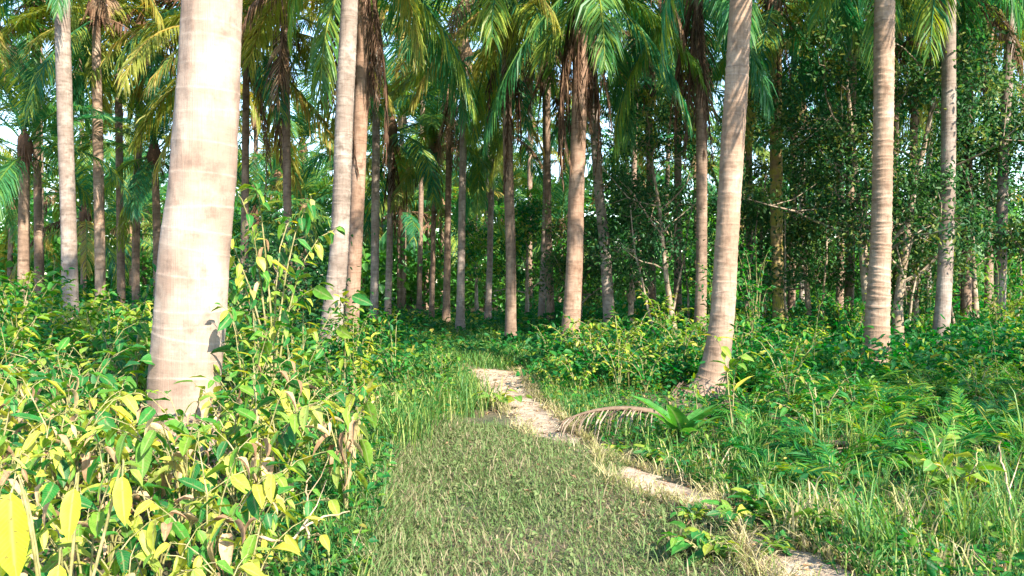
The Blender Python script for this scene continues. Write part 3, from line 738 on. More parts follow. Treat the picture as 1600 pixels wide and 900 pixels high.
def reg_left(r, n):
    d = 10 + 22 * r.random(n) ** 1.3
    lo = at(-120, d); hi = np.minimum(clear_l(np.minimum(d, 15)) - .15, at(690, d))
    hi = np.where(d > 13.5, at(800, d), hi)
    return np.stack([lo + (hi - lo) * r.random(n), d], 1)
def reg_right(r, n):
    d = 10 + 22 * r.random(n) ** 1.3
    hi = at(1720, d); lo = np.where(d > 13.5, at(780, d), np.maximum(clear_r(np.minimum(d, 15)) + .15, at(840, d)))
    return np.stack([lo + (hi - lo) * r.random(n), d], 1)
mass("undergrowth", 52000, reg_left, lambda r, C: r.random(len(C)) ** 1.2 * np.interp(C[:, 0] / C[:, 1], [-.65, -.3, -.15, -.09, 0], [1.0, .8, .35, .10, .10]) * np.interp(C[:, 1], [10, 20, 32], [.8, 1.0, 1.3]), .10, M['under'], "shaded leafy undergrowth between the palm trunks left of the path", "undergrowth", seed=11)
mass("undergrowth", 56000, reg_right, lambda r, C: r.random(len(C)) ** 1.2 * np.interp(C[:, 0] / C[:, 1], [-.02, .03, .07, .3, .65], [.10, .25, .5, .6, .75]) * np.interp(C[:, 1], [10, 20, 32], [.8, 1.0, 1.5]), .10, M['under'], "shaded leafy undergrowth between the palm trunks right of the path", "undergrowth", seed=12)
def reg_far(r, n):
    d = 34 + 40 * r.random(n)
    return np.stack([at(-200 + 2000 * r.random(n), d), d], 1)
mass("far_wood", 80000, reg_far, lambda r, C: r.random(len(C)) ** 1.1 * np.interp(C[:, 1], [34, 74], [2.5, 12.0]), .17, M['lf_lime2'], "far off wood closing the view between the trunks", "wood", cs=.5, seed=13)

# ------------------------------------------------------------------ near plants
def leaf_mesh(name, L, W_, mat, seed, curl=.3, fold=.22):
    mb = MB()
    leaves(mb, [[0, 0, 0]], [[1, 0, 0]], [[0, 0, 1]], L, W_, fold, curl, rnd=np.array([0.0]), rich=True)
    return mb.mesh(name, mat, True)
LV = {
    'oblong': [leaf_mesh("oblong_leaf_mesh", random.uniform(.13, .2), random.uniform(.048, .07), M['lf_yel'], s, random.uniform(.15, .5)) for s in range(5)],
    'oblong_dry': [leaf_mesh("dry_leaf_mesh", random.uniform(.13, .17), random.uniform(.04, .055), M['lf_dry'], s, random.uniform(.2, .6), .5) for s in range(3)],
    'ovate': [leaf_mesh("ovate_leaf_mesh", random.uniform(.13, .19), random.uniform(.06, .09), M['lf_green'], s, random.uniform(.15, .4)) for s in range(5)],
    'lime': [leaf_mesh("lime_leaf_mesh", random.uniform(.11, .15), random.uniform(.055, .07), M['lf_lime'], s, random.uniform(.15, .4)) for s in range(4)],
    'narrow': [leaf_mesh("narrow_leaf_mesh", random.uniform(.16, .24), random.uniform(.025, .04), M['lf_yel'], s, random.uniform(.3, .7)) for s in range(4)],
}

def arch(r, h, out, a, k=7, wig=.02):
    t = np.linspace(0, 1, k)
    x = out * t ** 1.6; z = h * (1 - (1 - t) ** 1.7)
    return np.stack([x * math.cos(a) + np.cumsum(r.normal(0, wig, k)) * t, x * math.sin(a) + np.cumsum(r.normal(0, wig, k)) * t, z], 1)

def shrub_proto(name, label, cat, h, nst, out, nl, leafsets, seed, droop=.5, drop_lo=.25, obj_leaves=True, lmat=None, leafL=.1, ratio=.5, stem_r=.006, stemmat=None, scale_top=.7, pair=False):
    """one plant: stems as one mesh, leaves each an object (or one mass of leaves when too small to pick apart)"""
    r = np.random.default_rng(seed)
    root = thing(name, label, cat, (0, 0, -50))
    mb = MB(); ls = []
    for s_ in range(nst):
        a = s_ * 2.4 + r.normal(0, .4)
        ax = arch(r, h * r.uniform(.65, 1.05), out * r.uniform(.4, 1.15), a)
        tube(mb, ax, stem_r * np.linspace(1.2, .35, 7), 5, rnd=r.random())
        t = np.linspace(0, 1, 7)
        T = nrm(np.gradient(ax, axis=0))
        k = nl // nst
        for q, u in enumerate(np.linspace(drop_lo, 1, k)):
            for sgn in ((-1, 1) if pair else ((-1) ** q,)):
                p = np.array([np.interp(u, t, ax[:, c]) for c in range(3)]); tg = np.array([np.interp(u, t, T[:, c]) for c in range(3)])
                side = nrm(np.cross(tg, np.array([0, 0, 1.0])) + r.normal(0, .35, 3)) * sgn
                pet = nrm(side + tg * .5 + np.array([0, 0, .3]))
                pl = r.uniform(.01, .035)
                b = p + pet * pl
                tube(mb, np.array([p, b]), [.003, .002], 3, rnd=.5)
                d = nrm(side * .8 + tg * (.5 if u < .97 else 1.4) + np.array([0, 0, -droop * r.uniform(.4, 1.5)]))
                n = nrm(np.array([0, 0, 1.0]) + side * .35 + r.normal(0, .3, 3))
                ls.append((b, d, n, r.choice([.55, .75, .95, 1.1, 1.35], p=[.15, .25, .3, .2, .1]) * r.uniform(.9, 1.1) * (1 - (1 - scale_top) * abs(u - .5))))
    link("stem", mb.mesh(name + "_stem_mesh", stemmat or M['stem'], True), root)
    if obj_leaves:
        rr = random.Random(seed)
        for b, d, n, sc in ls:
            x = rr.random(); acc = 0
            for key, pr in leafsets:
                acc += pr
                if x <= acc: break
            me = rr.choice(LV[key])
            y = np.cross(n, d); y = y / max(np.linalg.norm(y), 1e-6); z = np.cross(d, y)
            mt = Matrix(((d[0], y[0], z[0]), (d[1], y[1], z[1]), (d[2], y[2], z[2]))).to_4x4()
            o = bpy.data.objects.new("dry_leaf" if key == 'oblong_dry' else "leaf", me)
            o.matrix_basis = Matrix.Translation(b) @ mt @ Matrix.Scale(sc, 4)
            o.parent = root; COL.objects.link(o)
    else:
        mb = MB()
        Pn, Dn, Nn = (np.array([l[i] for l in ls]) for i in range(3)); sc = np.array([l[3] for l in ls])
        leaves(mb, Pn, Dn, Nn, leafL * sc, leafL * sc * ratio, .2, .25, rnd=np.clip(r.normal(.4, .25, len(ls)), 0, .97))
        o = link("foliage", mb.mesh(name + "_foliage_mesh", lmat), root); o["kind"] = "stuff"
    return root

PROTO_USED = {}
PLACED = []
def spread(protos, spots, group, labels):
    """first use moves the prototype itself, later uses copy it and each of its parts"""
    r = random.Random(len(group))
    for i, s in enumerate(spots):
        x, y = s[0], s[1]; sc = s[2] if len(s) > 2 else 1.0
        p = protos[i % len(protos)]
        lab = labels if isinstance(labels, str) else labels[i]
        z = float(ghz(x, y))
        if p.name not in PROTO_USED:
            PROTO_USED[p.name] = 1
            p.location = (x, y, z); p.rotation_euler = (0, 0, r.random() * 6.28); p.scale = (sc, sc, sc); p["label"] = lab
            if group: p["group"] = group
            o = p
        else:
            o = dup(p, (x, y, z), r.random() * 6.28, sc, lab, group)
        PLACED.append((o, 800 + x / y * F, y, sc, lab))

def scatter(r, n, dlo, dhi, pxlo, pxhi, mind, pw=1.0, ok=lambda x, d: True, tries=6000):
    out = []
    for _ in range(tries):
        if len(out) >= n: break
        d = dlo + (dhi - dlo) * r.random() ** pw
        x = at(r.uniform(pxlo, pxhi), d)
        if not ok(x, d): continue
        if all((x - a) ** 2 + (d - b) ** 2 > mind * mind for a, b in out):
            out.append((x, d))
    return out

TRUNKS = [(at(1068, 6.8), 6.8, .6), (at(1068, 6.2), 6.2, .45), (at(284, 6.0), 6.0, .5), (at(295, 5.3), 5.3, .38), (at(1098, 9.6), 9.6, .55), (at(1090, 8.7), 8.7, .45), (at(1368, 12.3), 12.3, .5), (at(1368, 11.4), 11.4, .5), (at(1467, 14.5), 14.5, .5), (at(888, 15), 15, .3)]
def free(x, d):
    return all((x - a) ** 2 + (d - b) ** 2 > c * c for a, b, c in TRUNKS)
off_l = lambda x, d: x < clear_l(d) - .22 and free(x, d)
off_r = lambda x, d: x > clear_r(d) + .15 and free(x, d)
R1 = random.Random(21)

# 1. tall drooping yellow-green bushes of the left foreground
pr = [shrub_proto("drooping_bush", "", "bush", h, n, o_, nl, [('oblong', .47), ('oblong_dry', .09), ('narrow', .17), ('ovate', .27)], 50 + i, droop=.9) for i, (h, n, o_, nl) in enumerate([(.85, 6, .42, 60), (.75, 5, .38, 48), (.95, 6, .5, 64), (.65, 5, .45, 46)])]
sp = [(x, d, R1.uniform(.75, 1.0) * np.interp(d, [2.6, 4, 6], [.72, .95, 1.1])) for x, d in scatter(R1, 40, 2.6, 5.6, -60, 570, .22, 1.0, lambda x, d: x < clear_l(d) - .28 - .12 * (d < 4) and free(x, d) and (x < at(430, d) or d < 4.3))]
spread(pr, sp, "drooping yellow green bushes in the left foreground", "sunlit yellow green bush with hanging oblong leaves in the left foreground")

# 2. mid-green ovate-leaved bushes behind them
pr = [shrub_proto("leafy_bush", "", "bush", h, n, o_, nl, [('ovate', .8), ('lime', .14), ('oblong_dry', .06)], 70 + i, droop=.45) for i, (h, n, o_, nl) in enumerate([(1.0, 5, .42, 46), (.85, 5, .45, 42), (1.1, 6, .5, 50)])]
sp = [(x, d, R1.uniform(.75, 1.05) * np.interp(x / d, [-.6, -.35, -.2, -.1], [1.0, .9, .72, .5])) for x, d in scatter(R1, 46, 4.6, 8.6, -60, 690, .32, 1.0, off_l)]
spread(pr, sp, "green leafy bushes left of the path", "mid green bush with broad oval leaves left of the path")
pr = [shrub_proto("leafy_bush", "", "bush", h, 6, o_, 150, [], 80 + i, droop=.4, obj_leaves=False, lmat=[M['lf_green'], M['under'], M['lf_green'], M['lf_lime']][i], leafL=.12, ratio=.46) for i, (h, o_) in enumerate([(1.1, .45), (.8, .55), (1.4, .4), (1.0, .5)])]
sp = [(x, d, R1.uniform(.8, 1.1) * np.interp(x / d, [-.6, -.35, -.2, -.08], [1.1, .95, .75, .5])) for x, d in scatter(R1, 60, 8.0, 13.0, -60, 720, .42, 1.0, lambda x, d: off_l(x, d) and (d < 10.5 or x < at(610, d)))]
spread(pr, sp, "tangled green bushes further back on the left", "tangled green bush further back left of the path")

pr = [shrub_proto("leafy_bush", "", "bush", 1.35, 7, .5, 84, [('ovate', .8), ('lime', .1), ('oblong', .1)], 79, droop=.5)]
spread(pr, [(at(385, 5.9), 5.9, .92), (at(455, 6.4), 6.4, .8), (at(400, 7.0), 7.0, 1.05), (at(520, 6.6), 6.6, .7), (at(470, 7.6), 7.6, 1.0)], "full leafy bushes right of the thick pale trunk", "full tall leafy bush right of the thick pale trunk")

# taller shrubs between the right trunks, well behind the low growth
pr = [shrub_proto("tall_shrub", "", "shrub", h, 7, o_, 190, [], 130 + i, droop=.4, obj_leaves=False, lmat=m_, leafL=.11, ratio=.46) for i, (h, o_, m_) in enumerate([(1.7, .6, M['lf_green']), (1.3, .65, M['lf_lime']), (2.1, .55, M['under'])])]
sp = [(x, d, R1.uniform(.6, 1.1)) for x, d in scatter(R1, 26, 13.2, 19, 1010, 1680, .8, 1.0, lambda x, d: free(x, d))]
spread(pr, sp, "taller shrubs between the right trunks", "taller loose shrub standing between the right trunks")

# 3. bright low bushes right of the path
pr = [shrub_proto("low_bush", "", "bush", h, 5, o_, nl, [], 90 + i, droop=.35, obj_leaves=False, lmat=m_, leafL=.085, ratio=.5) for i, (h, o_, nl, m_) in enumerate([(.7, .5, 95, M['lf_lime']), (.95, .4, 90, M['lf_green']), (.5, .5, 100, M['under']), (.8, .5, 85, M['lf_lime']), (.6, .5, 100, M['lf_green'])])]
sp = [(x, d, R1.uniform(.8, 1.15) * float(np.interp(x - clear_r(d), [.1, .9], [.45, 1.05]))) for x, d in scatter(R1, 34, 9.2, 13.0, 850, 1110, .34, 1.0, off_r)]
spread(pr, sp, "bright low bushes between the path and the curved palm", "bright yellow green low bush between the path and curved palm")
sp = [(x, d, (.42 if abs(800 + x / d * F - 1368) < 70 or abs(800 + x / d * F - 1467) < 50 else R1.choice([.5, .7, .9, 1.05])) * R1.uniform(.9, 1.1)) for x, d in scatter(R1, 52, 6.8, 13.0, 1140, 1680, .42, 1.0, off_r)]
pr = [shrub_proto("low_bush", "", "bush", h, 5, o_, nl, [], 95 + i, droop=.35, obj_leaves=False, lmat=m_, leafL=.08, ratio=.42) for i, (h, o_, nl, m_) in enumerate([(.65, .42, 150, M['lf_green']), (.55, .4, 130, M['under']), (.8, .45, 140, M['lf_lime']), (.95, .4, 120, M['lf_green'])])]
spread(pr, sp, "low green bushes around the right trunks", "low green bush among ferns around the right trunks")

# tall thin shoots standing out of the undergrowth
pr = [shrub_proto("thin_shoot", "", "shoot", h, n, .25, nl, [], 110 + i, droop=.6, drop_lo=.35, obj_leaves=False, lmat=m_, leafL=L_, ratio=q_) for i, (h, n, nl, m_, L_, q_) in enumerate([(1.5, 1, 22, M['lf_lime'], .12, .4), (1.3, 2, 30, M['lf_green'], .10, .45), (1.7, 1, 26, M['under'], .13, .35), (1.1, 2, 26, M['lf_yel'], .12, .3)])]
sp = [(x, d, R1.uniform(.65, 1.1)) for x, d in scatter(R1, 34, 6.0, 14.0, -60, 640, .5, 1.0, off_l)]
spread(pr, sp, "thin shoots left of the path", "thin leafy shoot standing out of the bushes left of the path")
sp = [(x, d, R1.uniform(.4, .7)) for x, d in scatter(R1, 16, 6.5, 14.0, 960, 1680, .5, 1.0, lambda x, d: off_r(x, d) and x > clear_r(d) + .5)]
spread(pr, sp, "thin shoots right of the path", "thin leafy shoot standing out of the plants right of the path")

# 4. ferns
def pinna_leaf(name, L, n, w, mat, seed):
    return frond_mesh(name, L, 60, 80, n, w, .12, .012, mat, seed, side=random.uniform(-25, 25), vee=.05, gaps=.0, ragged=.1)
FERN = [pinna_leaf("fern_leaf_mesh", random.uniform(.5, .8), 30, .12, M['lf_green'], 600 + s) for s in range(4)]
for me in FERN:   # thin stalks
    pass
def thin(me, f=.12):
    # the stalk ring vertices come first: 13*4 + 2*4
    n = 60
    co = np.empty(len(me.vertices) * 3, np.float32); me.vertices.foreach_get("co", co); co = co.reshape(-1, 3)
    for k in range(0, n, 4):
        c = co[k:k + 4].mean(0); co[k:k + 4] = c + (co[k:k + 4] - c) * f
    me.vertices.foreach_set("co", co.ravel()); me.update()
for me in FERN: thin(me)
def fern_proto(seed, n):
    r = random.Random(seed)
    root = thing("fern", "", "fern", (0, 0, -50))
    for i in range(n):
        link("leaf", r.choice(FERN), root, (0, 0, .02), (r.gauss(0, .2), r.gauss(0, .2), i * 2.4 + r.gauss(0, .3)), r.uniform(.7, 1.15))
    return root
pr = [fern_proto(s, n) for s, n in ((1, 8), (2, 7), (3, 9))]
sp = [(x, d, R1.uniform(.8, 1.25)) for x, d in scatter(R1, 75, 5.2, 11.5, 1090, 1680, .38, 1.1, lambda x, d: off_r(x, d) and x > clear_r(d) + .4)]
spread(pr, sp, "ferns right of the path", "feathery green fern on the ground right of the path")

# 5. grass tufts
def tuft(seed, n, h, spreadr, mat):
    global RNG
    old = RNG; RNG = np.random.default_rng(seed)
    root = thing("grass_tuft", "", "grass tuft", (0, 0, -50))
    mb = MB()
    P = np.concatenate([RNG.normal(0, spreadr, (n, 2)), np.zeros((n, 1))], 1)
    blades(mb, P, h * RNG.uniform(.5, 1.15, n), RNG.uniform(.006, .012, n), RNG.uniform(.15, .9, n), rnd=np.clip(RNG.normal(.5, .28, n), 0, .98))
    o = link("blades", mb.mesh("grass_tuft_mesh", mat), root); o["kind"] = "stuff"
    RNG = old
    return root
pr = [tuft(s, n, h, w, M['grass']) for s, n, h, w in ((1, 60, .5, .06), (2, 70, .4, .08), (3, 45, .62, .05), (4, 80, .34, .09))] + [tuft(s, n, h, w, M['grass_dry']) for s, n, h, w in ((14, 55, .26, .1), (15, 40, .36, .07))]
sp = [(x, d, R1.uniform(.6, 1.0)) for x, d in scatter(R1, 44, 3.6, 6.6, 1030, 1700, .2, 1.1, lambda x, d: x > clear_r(d) + .02)]
spread(pr, sp, "tall grass tufts along the right edge", "tall grass tuft right of the sandy track")
pr = [tuft(s, n, h, w, M['grass']) for s, n, h, w in ((5, 70, .3, .08), (6, 80, .38, .1))]
sp = [(x, d, R1.uniform(.7, 1.1)) for x, d in scatter(R1, 44, 6.4, 12, 590, 790, .17, 1.0, lambda x, d: x < clear_l(d) + .12)]
spread(pr, sp, "grass tufts along the left edge of the path", "green grass tuft along the left edge of the path")

# trodden grass
def reg_poly(r, n):
    d = 2.4 + 5.3 * r.random(n) ** .8
    lo = clear_l(d) - .25; hi = np.interp(d, [2.4, 3.6, 4.2, 4.6, 5.2, 5.8, 6.3, 6.9, 7.2, 7.7], [1.3, 1.1, 1.15, 1.12, .8, .78, .95, .55, .1, -.1])
    return np.stack([lo + (hi - lo) * r.random(n), d], 1)
r = np.random.default_rng(3)
mb = MB()
C = reg_poly(r, 80000)
# thinner in worn spots
worn = .5 + .5 * np.sin(C[:, 0] * 5.1 + 1) * np.cos(C[:, 1] * 3.7)
C = C[r.random(len(C)) < .45 + .55 * worn]
P = np.stack([C[:, 0], C[:, 1], ghz(C[:, 0], C[:, 1])], 1); n = len(P)
blades(mb, P, r.uniform(.012, .042, n) * (.6 + 1.0 * r.random(n) ** 2), r.uniform(.0035, .0075, n), r.uniform(.5, 1.8, n), rnd=np.clip(r.normal(.42, .28, n) + .25 * np.sin(C[:, 0] * 3.3 + 2) * np.sin(C[:, 1] * 2.1), 0, .99))
tag(link("trodden_grass", mb.mesh("trodden_grass_mesh", M['grass_low'])), "short olive trodden grass covering the open strip beside the sandy track", "grass", None, "stuff")
mb = MB()
C = reg_poly(r, 2600); n = len(C); P = np.stack([C[:, 0], C[:, 1], ghz(C[:, 0], C[:, 1])], 1)
blades(mb, P, r.uniform(.05, .13, n), r.uniform(.004, .007, n), r.uniform(.3, 1.2, n), rnd=np.clip(r.normal(.4, .3, n), 0, .99))
C = reg_poly(r, 500); C = np.repeat(C, 6, 0) + r.normal(0, .035, (3000, 2)); n = len(C)
P = np.stack([C[:, 0], C[:, 1], ghz(C[:, 0], C[:, 1]) + r.uniform(.015, .05, n)], 1); ln = r.uniform(.018, .04, n)
leaves(mb, P, r.normal(0, 1, (n, 3)) * np.array([[1, 1, .3]]), r.normal(0, .3, (n, 3)) + np.array([[0, 0, 1]]), ln, ln * .6, .15, .2, rnd=r.random(n) * .45)
d = 2.6 + 5 * r.random(7000); x = clear_l(d) - .12 + np.abs(r.normal(0, .2, 7000)); n = 7000
blades(mb, np.stack([x, d, ghz(x, d)], 1), r.uniform(.05, .2, n) * np.exp(-np.abs(x - clear_l(d)) * 3.5), r.uniform(.004, .008, n), r.uniform(.3, 1.3, n), rnd=np.clip(r.normal(.35, .28, n), 0, .99))
tag(link("strip_weeds", mb.mesh("strip_weeds_mesh", M['grass_low'])), "scattered taller blades and tiny weeds in the trodden grass strip", "weeds", None, "stuff")
# verge grass and weeds all along the path
def reg_verge(r, n):
    d = 2.6 + 13 * r.random(n)
    s_ = r.random(n) < .5
    x = np.where(s_, clear_l(d) - np.abs(r.normal(0, .45, n)), clear_r(d) + np.abs(r.normal(-.02, .6, n)))
    return np.stack([x, d], 1)
mb = MB()
C = reg_verge(r, 13000); n = len(C)
P = np.stack([C[:, 0], C[:, 1], ghz(C[:, 0], C[:, 1])], 1)
blades(mb, P, r.uniform(.06, .26, n), r.uniform(.004, .009, n), r.uniform(.2, 1.2, n), rnd=np.clip(r.normal(.45, .28, n), 0, .99))
C = np.stack([r.random(16000), 12.5 + 14 * r.random(16000) ** 1.2], 1); C[:, 0] = at(590 + 250 * C[:, 0], C[:, 1]); n = len(C)
P = np.stack([C[:, 0], C[:, 1], ghz(C[:, 0], C[:, 1])], 1)
blades(mb, P, r.uniform(.08, .3, n), r.uniform(.008, .016, n), r.uniform(.2, 1.2, n), rnd=np.clip(r.normal(.55, .25, n), 0, .99))
tag(link("verge_grass", mb.mesh("verge_grass_mesh", M['grass'])), "loose green grass along both verges of the path", "grass", None, "stuff")
mb = MB()
C = np.concatenate([reg_verge(r, 14000), np.stack([r.uniform(-4.5, -.6, 9000), r.uniform(2.4, 9, 9000)], 1), np.stack([r.uniform(1.2, 7, 12000), r.uniform(3.2, 11, 12000)], 1)])
C = C[(C[:, 0] < clear_l(C[:, 1])) | (C[:, 0] > clear_r(C[:, 1]))]
n = len(C)
P = np.stack([C[:, 0], C[:, 1], ghz(C[:, 0], C[:, 1]) + np.abs(r.normal(.04, .09, n))], 1)
ln = r.uniform(.025, .075, n)
leaves(mb, P, r.normal(0, 1, (n, 3)) * np.array([[1, 1, .4]]), r.normal(0, .4, (n, 3)) + np.array([[0, 0, 1]]), ln, ln * .5, .2, .25)
tag(link("ground_cover", mb.mesh("ground_cover_mesh", M['under'])), "low leafy weeds covering the soil under the bushes", "weeds", None, "stuff")
# straw and creeping grass over the track's ragged edges
mb = MB()
n = 9000
d = 3 + 10.5 * r.random(n) ** 1.3
sg = np.where(r.random(n) < .5, -1, 1)
x = path_x(d) + sg * path_hw(d) * (1 + r.normal(.08, .22, n))
keep = np.sin(x * 7 + d * 3) + np.sin(d * 5.3) + r.normal(0, .7, n) > -.3
P = np.stack([x, d, ghz(x, d) + .003], 1)[keep]; n = len(P)
blades(mb, P, r.uniform(.03, .14, n), r.uniform(.004, .008, n), r.uniform(.5, 1.7, n), rnd=np.clip(r.normal(.5, .28, n), 0, .99))
tag(link("path_edge_grass", mb.mesh("path_edge_grass_mesh", M['grass_dry'])), "straw coloured creeping grass over the ragged edges of the track", "grass", None, "stuff")
# dry litter
mb = MB()
n = 7500
C = np.stack([r.uniform(-5, 7, n), 2.4 + 12 * r.random(n)], 1)
C[:1500, 1] = 3 + 10 * r.random(1500); C[:1500, 0] = path_x(C[:1500, 1]) + r.normal(0, .3, 1500)
P = np.stack([C[:, 0], C[:, 1], ghz(C[:, 0], C[:, 1]) + .018], 1)
ln = r.uniform(.02, .08, n); ln[:1500] *= .55
k_ = (C[:, 0] > clear_l(C[:, 1])) & (C[:, 0] < clear_r(C[:, 1])) & (np.arange(n) > 1500) & (r.random(n) < .8)
P, ln = P[~k_], ln[~k_]; n = len(P)
leaves(mb, P, r.normal(0, 1, (n, 3)) * np.array([[1, 1, .15]]), r.normal(0, .3, (n, 3)) + np.array([[0, 0, 1]]), ln, ln * .4, .3, .3)
tag(link("leaf_litter", mb.mesh("leaf_litter_mesh", M['lf_dry'])), "dry brown leaf litter scattered over the soil", "litter", None, "stuff")

# ------------------------------------------------------------------ single plants that stand out
def single(name, label, cat, px, d, h, nst, out, nl, sets, seed, **k):
    p = shrub_proto(name, label, cat, h, nst, out, nl, sets, seed, **k)
    p.location = (at(px, d), d, float(ghz(at(px, d), d)))
    return p
single("sapling", "leafy sapling with hanging yellow leaves against the thick pale trunk", "sapling", 425, 7.3, 2.25, 8, .8, 150, [('lime', .35), ('ovate', .35), ('oblong', .25), ('oblong_dry', .05)], 201, droop=.9, drop_lo=.45, stem_r=.01)
single("three_leaved_seedling", "yellow green seedling with three spread leaves in the right shade", "seedling", 1452, 5.2, .42, 1, .12, 5, [('lime', 1)], 202, droop=.1, drop_lo=.8)
single("broad_weed", "bright leafy weed on the bare sand at the bottom edge", "weed", 1100, 4.05, .13, 7, .16, 44, [('ovate', .7), ('lime', .3)], 203, droop=.2).scale = (.8,) * 3
single("broad_weed", "sunlit yellow green weed in the lower right corner", "weed", 1500, 4.6, .42, 5, .3, 34, [('lime', 1)], 204, droop=.3)
single("broad_weed", "small bright weed between the grass and the sandy path", "weed", 772, 8.7, .2, 6, .25, 40, [('lime', 1)], 205, droop=.2)
single("broad_weed", "pale broad leaved weed on the sand near the lower right corner", "weed", 1330, 4.15, .22, 5, .2, 26, [('lime', 1)], 206, droop=.2)
single("tall_weed", "tall thin weed with narrow leaves in front of the curved palm", "weed", 1145, 6.9, .95, 2, .12, 22, [('lime', .6), ('narrow', .4)], 207, droop=.5)
single("drooping_bush", "bush with dry tan and lime leaves at the left grass edge", "bush", 540, 4.6, .8, 4, .3, 32, [('oblong', .5), ('oblong_dry', .4), ('ovate', .1)], 208, droop=1.1)
root = thing("yellow_leaved_plant", "yellow plant with huge hanging leaves in the lower left corner", "plant", (at(70, 2.45), 2.45, 0))
BL = [leaf_mesh("huge_leaf_mesh", .25, .095, M['lf_bright'], s, .22, .15) for s in range(2)]
mbx = MB()
def hang(px, py, px2, py2, sc, dy, idx):
    """one big leaf hung from a curved stalk, facing the open side"""
    b = Vector((at(px, 2.45) - at(70, 2.45), dy, zat(py, 2.45)))
    e = Vector((at(px2, 2.45) - at(70, 2.45), dy - .07, zat(py2, 2.45)))
    dd_ = (e - b).normalized(); n_ = Vector((.25, -1, .35)); y_ = n_.cross(dd_).normalized(); z_ = dd_.cross(y_)
    o = bpy.data.objects.new("leaf", BL[idx])
    o.matrix_basis = Matrix.Translation(b) @ Matrix(((dd_.x, y_.x, z_.x), (dd_.y, y_.y, z_.y), (dd_.z, y_.z, z_.z))).to_4x4() @ Matrix.Scale(sc, 4)
    o.parent = root; COL.objects.link(o)
    tube(mbx, catmull([[0, 0, 0], [b.x * .5, b.y * .5 + .05, b.z * .6], [b.x * .9, b.y + .03, b.z + .03], list(b)], 12), np.linspace(.007, .003, 12), 5)
hang(22, 768, 42, 905, 1.05, -.02, 0)
hang(98, 772, 104, 838, .62, .06, 1)
hang(8, 800, -8, 910, .9, .05, 1)
hang(125, 862, 135, 935, .7, -.12, 0)
hang(160, 760, 178, 850, .6, .12, 1)
link("stem", mbx.mesh("yellow_plant_stem_mesh", M['stem'], True), root)

pr = [shrub_proto("low_weed", "", "weed", .14, 6, .17, 40, [('ovate', .6), ('lime', .4)], 230 + i, droop=.15) for i in range(2)]
spread(pr, [(at(px, d), d, sc) for px, d, sc in ((1085, 4.6, .5), (1150, 4.45, .75), (1190, 4.6, .9), (1240, 4.3, .6), (960, 6.5, .6), (1020, 6.3, .7), (1180, 5.3, .9), (1210, 4.0, .55), (1420, 4.2, .6))], "low weeds over the sandy track", "low green weed growing over the sandy track")

# broad strap-leaved rosette at the foot of the curved palm
root = thing("rosette_plant", "dark green rosette plant with long broad leaves at the curved palm's foot", "plant", (at(1068, 6.8), 6.8, -.04), scl=1.05)
rr = random.Random(9)
RL = [leaf_mesh("strap_leaf_mesh", .5, .13, M['lf_lime2'], s, .25 + .08 * s, .3) for s in range(3)]
for i in range(11):
    link("leaf", rr.choice(RL), root, (0, 0, .08), (0, -rr.uniform(.35, 1.15), i * 2.4), rr.uniform(.7, 1.1))
mbx = MB(); tube(mbx, [[0, 0, -.02], [0, 0, .14]], [.04, .03], 6); link("stem", mbx.mesh("rosette_stem_mesh", M['stem'], True), root)

# fallen dry frond beside the path
me = frond_mesh("fallen_frond_mesh", 1.1, 20, 40, 34, .42, .6, .012, M['frond_grey'], 777, vee=.05, gaps=.1, ragged=.3)
o = link("fallen_frond", me, None, (at(1040, 7.4), 7.4, .17), (0, .08, math.radians(197)), .95)
tag(o, "dry brown fallen palm frond lying in weeds right of the path", "palm frond")
o = link("fallen_frond", frond_mesh("fallen_frond_mesh", 1.5, 8, 20, 36, .5, .2, .012, M['frond_grey'], 778, vee=.02, gaps=.15, ragged=.3), None, (at(1440, 6.0), 6.0, .1), (.1, .02, math.radians(158)), .9)
tag(o, "grey dry fallen palm frond in the shade under the right ferns", "palm frond")

# dry twigs
def twig(label, pts, r_, name="dry_twig"):
    P = catmull(pts, 14) + np.random.default_rng(len(label)).normal(0, .006, (14, 3))
    mb = MB(); tube(mb, P, r_ * np.linspace(1, .4, 14), 5)
    q = P[6]; tube(mb, [q, q + np.array([.06, .04, .09]), q + np.array([.1, .05, .2])], [r_ * .5, r_ * .35, .002], 4)
    tag(link(name, mb.mesh("dry_twig_mesh", M['twig'], True)), label, "twig")
def pp(px, py, d): return (at(px, d), d, zat(py, d))
twig("pale dry twig bending over the bushes at the bottom left", [pp(395, 845, 3.3), pp(450, 840, 3.35), pp(500, 812, 3.45), pp(545, 800, 3.6)], .008)
twig("upright reddish dry stalk in the bushes left of the grass", [pp(480, 850, 4.1), pp(478, 770, 4.15), pp(484, 735, 4.2)], .007)
twig("thin dry twig lying low under the bushes at the grass edge", [pp(505, 870, 3.9), pp(530, 895, 3.8), pp(560, 920, 3.7)], .006)
twig("dry stalk standing among grass at the right edge", [pp(1590, 860, 4.2), pp(1575, 760, 4.3), pp(1560, 690, 4.4)], .009)
twig("thin dry twig slanting through the shade under the ferns", [pp(1345, 760, 5.6), pp(1370, 790, 5.4), pp(1410, 830, 5.1)], .007)

